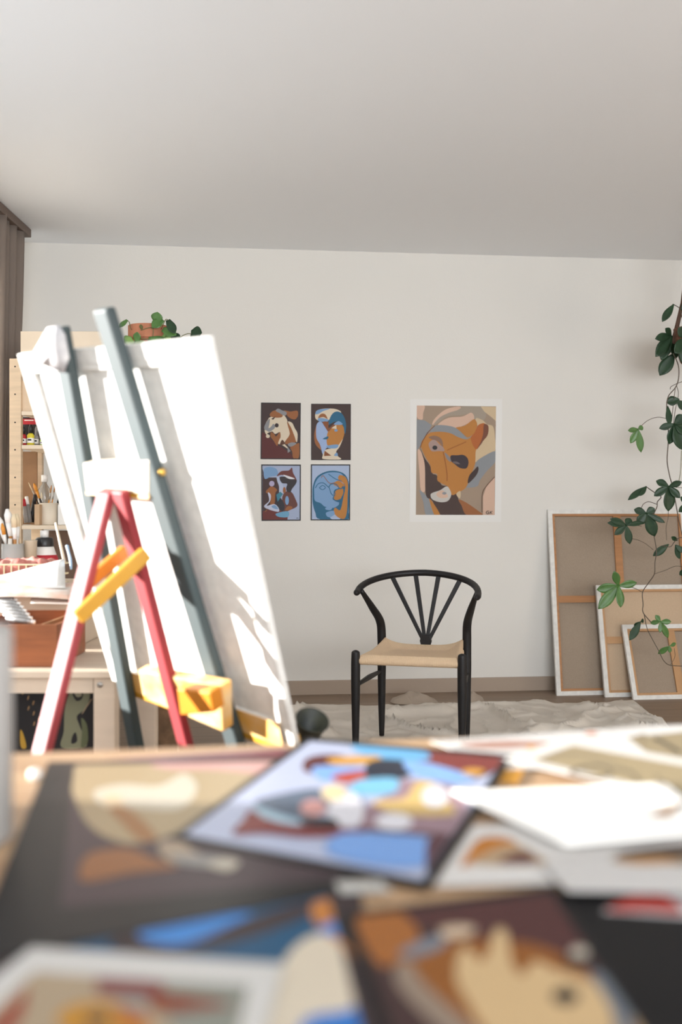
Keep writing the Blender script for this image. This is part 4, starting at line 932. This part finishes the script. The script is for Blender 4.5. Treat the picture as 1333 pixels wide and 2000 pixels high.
# canvas ledge; board and bracket are orange paint paled for strong sun
def ebox(name, u0, u1, v0, v1, n0, n1, m, bev=.003):
    bm = B(); hexa(bm, [emap(u0, v1, n0), emap(u1, v1, n0), emap(u1, v1, n1), emap(u0, v1, n1), emap(u0, v0, n0), emap(u1, v0, n0), emap(u1, v0, n1), emap(u0, v0, n1)]); return obj(name, bm, m, et, bevel=bev)
ebox('canvas_ledge', .05, W_-.03, H_+.003, H_+.022, -.03, .021, m_ylo)
ebox('ledge_board', .06, W_-.028, H_-.055, H_+.003, .0205, .0218, m_led, 0)
bm = B(); q = [on(345, 1345, .15), on(410, 1352, .15), on(418, 1392, .15), on(352, 1398, .15)]
hexa(bm, [q[3], q[2], q[2]-NE*.03, q[3]-NE*.03, q[0], q[1], q[1]-NE*.03, q[0]-NE*.03]); obj('ledge_clamp', bm, m_oran, et, bevel=.004)
bm = B(); q = [on(268, 1292, .078), on(432, 1340, .078), on(436, 1430, .078), on(285, 1366, .078)]
hexa(bm, [q[3], q[2], q[2]-NE*.03, q[3]-NE*.03, q[0]-V((0, 0, .02)), q[1], q[1]-NE*.03, q[0]-NE*.03-V((0, 0, .02))]); obj('ledge_bracket', bm, m_led, et, bevel=.004)
bm = B(); a = on(316, 922, PN+PD*.5); a = a+tR*.0; lathe(bm, [(0, 0), (.008, 0), (.008, .004), (.004, .006), (0, .006)], a+tR*.001, 16, axis=tuple(tR)); obj('brass_bolt', bm, mat('brass', '#b8954a', .3, metal=.9), et, smooth=True)
# dark paint cup clipped behind the canvas corner
cc = P(606, 1420, 2.18)
bm = B(); lathe(bm, [(0, -.03), (.024, -.03), (.036, .02), (.038, .022), (.034, .022), (.022, -.024), (0, -.024)], cc, 24, axis=(.25, -.5, .8))
tag(obj('paint_cup', bm, mat('dark_cup', '#1d2321', .5, var=.4, vscale=30, h2='#3a3c2c'), smooth=True), 'small dark paint-stained cup at the lower right corner of the easel canvas', 'cup')
bm = B(); abox(bm, cc.x-.02, cc.x+.016, cc.y-.02, cc.y+.02, 0, cc.z-.03)
tag(obj('wooden_stand', bm, mat('stand_brown', '#8a7562', .8, var=.3, vscale=12), bevel=.003), 'brown post holding the dark paint cup beside the easel', 'stand')
# rag over the left post
bm = B(); ptsr = [(92, 640), (112, 636), (124, 655), (132, 700), (122, 728), (104, 722), (84, 712), (62, 730), (58, 700), (76, 668)]
front = [on(x, y, PN+PD+.006+.006*math.sin(i*2)) for i, (x, y) in enumerate(ptsr)]; cen = on(98, 690, PN+PD+.026)
f = [bm.verts.new(p) for p in front]; bk = [bm.verts.new(p-NE*.005) for p in front]; cv = bm.verts.new(cen); cb = bm.verts.new(cen-NE*.022)
for i in range(len(f)):
    j = (i+1) % len(f); bm.faces.new([f[i], f[j], cv]); bm.faces.new([bk[j], bk[i], cb]); bm.faces.new([f[i], bk[i], bk[j], f[j]])
tag(obj('paint_rag', bm, mat('rag_grey_white', '#d8d6d6', .9, var=.3, vscale=18, h2='#8d8b90'), smooth=True), 'white and grey rag hung on the tip of the left easel post', 'cloth')

# ------------------------------------------------------------------ foreground table and everything on it
TZ = .75
TE = R(8.5); tu = V((math.cos(TE), math.sin(TE), 0)); tv = V((-math.sin(TE), math.cos(TE), 0))
e0 = PZ(300, 1461, TZ)                       # a point on the far edge
m_tb = mat('work_table_oak', '#ad8f6e', .5, 1, var=.22, vscale=5, stretch=(1, 7, 1), h2='#957455')
def tp(a, b, z): return e0+tu*a+tv*b+V((0, 0, z-TZ))
t = thing('work_table', V((0, .9, 0)), 'oak-coloured work table in the foreground covered in prints', 'table')
bm = B(); box(bm, tp(.30, -.44, TZ-.0151), tu*.95, tv*.44, (0, 0, .015)); obj('table_top', bm, m_tb, t, bevel=.003)
for (a, b) in ((-.60, -.05), (1.2, -.05), (-.60, -.83), (1.2, -.83)):
    bm = B(); box(bm, tp(a, b, (TZ-.03)/2), tu*.025, tv*.025, (0, 0, (TZ-.031)/2)); obj('leg', bm, m_tb, t, bevel=.003)
bm = B(); box(bm, tp(.30, -.05, TZ-.055), tu*.87, tv*.01, (0, 0, .0245)); obj('apron', bm, m_tb, t)
UPZ = V((0, 0, 1))
def tprint(level, corners, base, layers, label, cat='print', rough=.5, name='art_print'):
    z = TZ+.0012*(level+1)
    return art(name, corners, base, layers, lambda x, y: PZ(x, y, z), UPZ, th=.0011, step=.00006, rough=rough, label=label, cat=cat, k_=.72)
BKP = '#1b1a1b'
tprint(0, [(205, 1485), (560, 1461), (625, 1478), (560, 1520), (240, 1530)], '#8a6a72', [('#7c4347', [(330, 1488), (450, 1475), (560, 1465), (600, 1478), (540, 1500), (400, 1505)]), ('#8f6a78', [(220, 1486), (330, 1480), (330, 1500), (240, 1510)])],
       'mauve and maroon print at the far table edge, mostly under the black-bordered print')
tprint(1, [(40, 1800), (700, 1715), (800, 2250), (-500, 2250)], '#3f3334', [
    ('#1c4f70', [(150, 1790), (640, 1740), (760, 2240), (60, 2240)], False), ('#3f3334', [(60, 1800), (140, 1785), (140, 1880), (30, 1900)], False),
    ('#3c2f30', [(215, 1838), (270, 1822), (340, 1848), (480, 1798), (600, 1762), (610, 1785), (470, 1838), (330, 1864), (230, 1856)]),
    ('#3f82c8', [(268, 1822), (330, 1803), (490, 1783), (440, 1812), (360, 1845), (300, 1842)]), ('#c49538', [(245, 1795), (320, 1786), (420, 1776), (280, 1818)]),
    ('#b8763a', [(610, 1765), (670, 1758), (668, 1805), (620, 1808)]), ('#3f82c8', [(625, 1815), (660, 1800), (668, 1840), (640, 1845)]),
    ('#cfc2ae', [(560, 1870), (610, 1828), (660, 1832), (705, 1880), (735, 1945), (745, 2060), (500, 2100), (530, 1960)]),
    ('#3473bd', [(590, 2000), (680, 1975), (740, 1950), (780, 2060), (600, 2120)]), ('#b8763a', stroke([(640, 1825), (680, 1855), (715, 1900), (735, 1940)], 7)),
], 'blue and dark brown print with a cream shape at the bottom of the view', rough=.45)
tprint(2, [(95, 1488), (612, 1478), (700, 1734), (-70, 1885)], BKP, [
    ('#43353a', [(145, 1494), (600, 1486), (672, 1715), (118, 1772)], False),
    ('#ab9775', [(148, 1496), (330, 1492), (450, 1492), (570, 1508), (430, 1585), (300, 1642), (220, 1640), (160, 1592)]),
    ('#c99b94', [(300, 1492), (440, 1489), (600, 1489), (560, 1515), (430, 1505), (330, 1503)]),
    ('#cbc2b0', [(185, 1545), (240, 1532), (310, 1535), (360, 1512), (385, 1540), (350, 1580), (260, 1578), (200, 1572)]),
    ('#d9c2a0', [(200, 1560), (230, 1552), (250, 1590), (230, 1600)]), ('#9a6c40', [(213, 1580), (250, 1580), (305, 1632), (275, 1643), (240, 1610)]),
    ('#8d5b34', [(155, 1705), (175, 1668), (250, 1658), (300, 1678), (345, 1695), (255, 1706), (170, 1722)]),
    ('#a3907a', [(310, 1648), (350, 1643), (375, 1660), (400, 1680), (345, 1688), (318, 1672)]), ('#8d8a86', [(330, 1672), (390, 1672), (460, 1680), (440, 1695), (360, 1690)]), ('#b9b09f', [(405, 1690), (440, 1678), (468, 1685), (445, 1702)]),
], 'black-bordered dark brown print with cream shapes, lying at the left of the table', rough=.4)
tprint(3, [(335, 1634), (600, 1440), (1005, 1474), (838, 1737)], BKP, [
    ('#b3bad2', [(360, 1630), (606, 1448), (985, 1480), (826, 1718)], False),
    ('#5d2f2e', [(592, 1490), (610, 1477), (650, 1473), (680, 1480), (690, 1500), (640, 1512), (598, 1508)]),
    ('#7e3c38', [(745, 1452), (860, 1464), (984, 1482), (968, 1505), (920, 1520), (850, 1500), (800, 1480)]), ('#6aa9d4', [(690, 1456), (760, 1458), (835, 1470), (828, 1486), (740, 1482), (700, 1470)]),
    ('#cf9a45', [(640, 1482), (700, 1477), (742, 1478), (735, 1492), (660, 1494)]), ('#7fa8e0', [(610, 1500), (660, 1496), (720, 1500), (690, 1525), (630, 1525)]), ('#b04a3a', [(650, 1515), (720, 1505), (720, 1525), (670, 1530)]),
    ('#2b2f3c', [(722, 1488), (785, 1486), (805, 1510), (770, 1524), (718, 1522)]), ('#86aee2', [(790, 1488), (850, 1494), (930, 1522), (860, 1532), (805, 1512)]),
    ('#9a7f88', [(770, 1525), (870, 1530), (905, 1560), (915, 1600), (880, 1632), (780, 1622), (700, 1614), (710, 1580), (760, 1550)]),
    ('#7ab9da', [(690, 1530), (720, 1522), (776, 1522), (768, 1550), (692, 1552)]), ('#d3b374', [(815, 1528), (850, 1530), (875, 1565), (885, 1592), (780, 1592), (728, 1568), (790, 1560)]),
    ('#dcdae0', ell(850, 1556, 26, 22)), ('#dcdae0', ell(770, 1606, 36, 17)), ('#dcdae0', [(640, 1560), (690, 1550), (710, 1580), (700, 1612), (650, 1610)]),
    ('#5f6b7c', [(498, 1568), (560, 1550), (625, 1543), (645, 1575), (600, 1602), (540, 1590)]), ('#e2caa0', ell(652, 1550, 24, 16)), ('#cf9a94', ell(612, 1580, 26, 16)),
    ('#7b302e', [(455, 1632), (478, 1600), (492, 1585), (560, 1604), (660, 1618), (720, 1625), (610, 1638), (520, 1630)]), ('#a7c4d4', [(496, 1576), (540, 1590), (600, 1612), (560, 1612), (510, 1596)]),
    ('#20252c', [(590, 1602), (650, 1600), (660, 1618), (600, 1616)]), ('#78a1dc', [(660, 1632), (740, 1630), (838, 1642), (832, 1692), (740, 1694), (640, 1668)]),
    ('#5a3b42', [(838, 1640), (880, 1636), (868, 1660), (840, 1700), (832, 1690)]), ('#5a3b42', stroke([(700, 1620), (780, 1628), (880, 1634)], 6)), ('#cf9a45', ell(925, 1510, 22, 7)),
], 'black-bordered pale blue print with patchwork colours in the middle of the table', rough=.4)
tprint(2, [(663, 1784), (1088, 1730), (1420, 2200), (830, 2250)], BKP, [
    ('#43302f', [(690, 1792), (1076, 1744), (1370, 2190), (840, 2220)], False), ('#50302f', [(760, 1782), (1070, 1746), (1150, 1860), (1040, 1870), (930, 1830)]),
    ('#9a6030', [(695, 1793), (762, 1772), (820, 1822), (795, 1868), (740, 1885)]), ('#8a5527', [(775, 1880), (880, 1838), (960, 1836), (1060, 1850), (1150, 1900), (1200, 1990), (1150, 2100), (980, 2090), (850, 1980)]),
    ('#8d7b6c', [(772, 1892), (800, 1880), (830, 1922), (900, 1985), (980, 2060), (930, 2070), (830, 1985), (780, 1930)]), ('#777c85', [(778, 1862), (830, 1835), (868, 1830), (866, 1850), (810, 1870)]),
    ('#c7b096', [(860, 1815), (900, 1808), (930, 1815), (910, 1830), (870, 1832)]),
    ('#c7a97e', [(893, 1875), (912, 1850), (938, 1878), (955, 1860), (968, 1818), (990, 1822), (1000, 1880), (1022, 1905), (1045, 1878), (1080, 1892), (1120, 1905), (1175, 1930), (1198, 1985), (1190, 2080), (1050, 2100), (960, 2030), (915, 1960), (893, 1920)]),
    ('#2f2927', ell(1105, 1947, 26, 17)), ('#b5ab9c', ell(1132, 1862, 18, 12)), ('#6a7078', [(1150, 1898), (1195, 1912), (1232, 1955), (1240, 2020), (1215, 2060), (1200, 1985), (1170, 1930)]), ('#a98a66', [(1238, 1960), (1252, 2000), (1262, 2080), (1238, 2070)]),
    ('#2f2927', [(1100, 1880), (1120, 1870), (1150, 1880), (1130, 1892)]),
], 'dark maroon print with a cream face at the bottom right of the table', rough=.45)
tprint(0, [(1060, 1745), (1500, 1700), (1800, 2300), (1300, 2300)], '#1b1a1b', [], 'plain black board at the lower right corner of the table', cat='board', rough=.5, name='black_board')
tprint(4, [(62, 1850), (553, 1882), (480, 2160), (-200, 2060)], '#c9c6c2', [
    ('#a59279', [(68, 1898), (486, 1926), (440, 2120), (-90, 2040)], False), ('#7a4a48', [(188, 1908), (318, 1916), (322, 1952), (190, 1944)], False), ('#84867c', [(320, 1918), (486, 1926), (455, 2040), (330, 2010)], False),
    ('#7f3d28', [(290, 1942), (360, 1945), (452, 1962), (400, 1972), (310, 1976)]), ('#b5812f', [(110, 1995), (150, 1962), (220, 1962), (280, 1985), (290, 2030), (180, 2040)]), ('#8e3f2e', [(-20, 2010), (30, 1955), (55, 1930), (40, 1990), (0, 2030)]),
    ('#4a403c', ell(190, 1992, 24, 12)), ('#8f918c', [(220, 1955), (280, 1952), (290, 1968), (250, 1970)]), ('#a24a33', [(220, 1972), (280, 1985), (285, 2005), (240, 1990)]),
], 'white-bordered print in tan, rust and grey-green at the bottom left corner')
tprint(3, [(850, 1728), (925, 1612), (1335, 1600), (1420, 1715)], '#d3cfcb', [
    ('#b9752f', [(900, 1690), (935, 1640), (985, 1636), (1010, 1650), (960, 1660), (920, 1688)]), ('#b09576', [(925, 1688), (960, 1660), (1010, 1650), (1050, 1670), (1062, 1688)]), ('#5d3436', [(975, 1684), (1020, 1664), (1050, 1684)]),
], 'white-bordered print with an orange and tan corner, below the blank white sheet')
tprint(1, [(1000, 1475), (1030, 1490), (1010, 1530), (968, 1525)], '#d79a3c', [], 'orange scrap of print beside the top right corner of the black-bordered blue print')
tprint(2, [(840, 1447), (1290, 1417), (1440, 1412), (1400, 1450), (1130, 1500), (980, 1500)], '#d8d5d2', [('#b08a7c', [(900, 1452), (1000, 1446), (1080, 1452), (1000, 1462), (930, 1462)]), ('#c9744f', ell(1155, 1432, 12, 3)), ('#d7a56a', ell(1040, 1460, 12, 4))],
       'pale sheet along the far right edge of the table behind the sketches', cat='paper')
tprint(5, [(985, 1482), (1105, 1440), (1520, 1515), (1400, 1580)], '#dcd8d3', [('#a39374', [(1040, 1484), (1120, 1456), (1460, 1518), (1370, 1562)], False),
    ('#6f6555', stroke([(1112, 1512), (1130, 1500), (1170, 1496), (1195, 1506), (1180, 1518), (1140, 1516), (1118, 1510)], 6)), ('#8c7f6a', stroke([(1060, 1486), (1100, 1472), (1160, 1478), (1200, 1490)], 4)), ('#7a6f5c', stroke([(1200, 1500), (1235, 1510), (1250, 1530)], 5)), ('#8c7f6a', stroke([(1280, 1515), (1300, 1530), (1330, 1530)], 4))],
       'white-bordered charcoal sketch on tan paper, right of the blue patchwork print', cat='sketch')
tprint(4, [(1180, 1437), (1340, 1420), (1560, 1440), (1450, 1520), (1260, 1490)], '#dad7d4', [('#9c8d70', [(1225, 1440), (1350, 1428), (1500, 1450), (1420, 1490), (1270, 1474)], False), ('#5b5347', stroke([(1278, 1442), (1300, 1452), (1330, 1470)], 7)), ('#8a7d66', stroke([(1235, 1442), (1260, 1436), (1255, 1455)], 4))],
       'far right charcoal sketch on tan paper with one thick dark diagonal stroke', cat='sketch')
tprint(3, [(1190, 1456), (1215, 1470), (1235, 1478), (1205, 1476)], '#3c2a35', [], 'tiny dark plum scrap of paper between the two charcoal sketches', cat='scrap', name='paper_scrap')
# blank sheets, slightly curled
def tsheet(level, pts, m, label, lift, cat='paper'):
    z = TZ+.0012*(level+1); q = [PZ(x, y, z) for x, y in pts]; lift_ = lift
    for k, L_ in enumerate(lift_): q[k] = PZ(*pts[k], z+L_)
    a, b, c, d = q; bm = B(); g = []; nn = 16
    for i in range(nn+1):
        row = []
        for j in range(nn+1):
            s, u = i/nn, j/nn; s2, u2 = s, u
            p = a.lerp(b, s).lerp(d.lerp(c, s), u); hz = (p.z-z)
            p.z = z+hz*(abs(2*s-1)**1.5*.5+abs(2*u-1)**1.5*.5)+.0004; row.append(bm.verts.new(p))
        g.append(row)
    for i in range(nn):
        for j in range(nn): bm.faces.new([g[i][j], g[i+1][j], g[i+1][j+1], g[i][j+1]])
    o = obj('paper_sheet', bm, m, smooth=True); o.modifiers.new('thickness', 'SOLIDIFY').thickness = .0005
    return tag(o, label, cat)
tsheet(7, [(880, 1545), (1105, 1652), (1420, 1620), (1300, 1530)], m_pap, 'blank white sheet with a pointed left corner, brightest paper on the right of the table', [.004, .0, .004, 0])
tprint(6, [(1060, 1690), (1340, 1634), (1500, 1660), (1460, 1745), (1110, 1738)], '#c9c5c2', [('#8a7863', [(1190, 1680), (1340, 1650), (1450, 1670), (1440, 1700), (1330, 1690)]), ('#4e4038', [(1205, 1668), (1300, 1652), (1390, 1650), (1340, 1672), (1250, 1680)]), ('#b5895a', [(1200, 1682), (1290, 1674), (1330, 1684), (1260, 1690)])],
       'white-bordered tan and brown print under the blank sheet at the right edge')
tprint(8, [(1268, 1592), (1345, 1560), (1420, 1570), (1360, 1600)], '#a9773c', [('#3c3028', [(1320, 1575), (1360, 1562), (1400, 1570), (1350, 1580)])], 'narrow golden brown scrap lying on the blank white sheet', cat='scrap', name='paper_scrap')
tprint(1, [(1180, 1778), (1265, 1732), (1480, 1716), (1520, 1800)], '#b9b4b4', [('#a8433c', [(1188, 1776), (1262, 1737), (1300, 1748), (1335, 1782), (1270, 1780)])], 'grey and coral red paper corner on the black board', cat='print')
tprint(4, [(655, 1722), (745, 1720), (765, 1738), (665, 1742)], '#bdbab4', [], 'small off-white paper scrap at the lower corner of the blue patchwork print', cat='scrap', name='paper_scrap')
# small cap on the bare wood at the left and the grey canister
bm = B(); lathe(bm, [(0, 0), (.007, 0), (.007, .008), (.005, .01), (0, .01)], PZ(68, 1520, TZ+.0005), 18)
tag(obj('tube_cap', bm, m_white, smooth=True), 'tiny white tube cap on the bare wood near the far left table edge', 'cap')
cp = PZ(-62, 1640, TZ+.0032); cp.y += 0; rc = .055
cp.x = X_(52, cp.y+.05)-rc
bm = B(); lathe(bm, [(0, 0), (rc-.002, 0), (rc, .002), (rc, .196), (rc-.003, .199), (rc-.005, .196), (rc-.005, .01), (0, .01)], cp, 48)
tag(obj('grey_canister', bm, mat('canister_grey', '#9b9793', .6), smooth=True), 'tall plain grey canister cut off by the left edge, nearest to the viewer', 'canister')
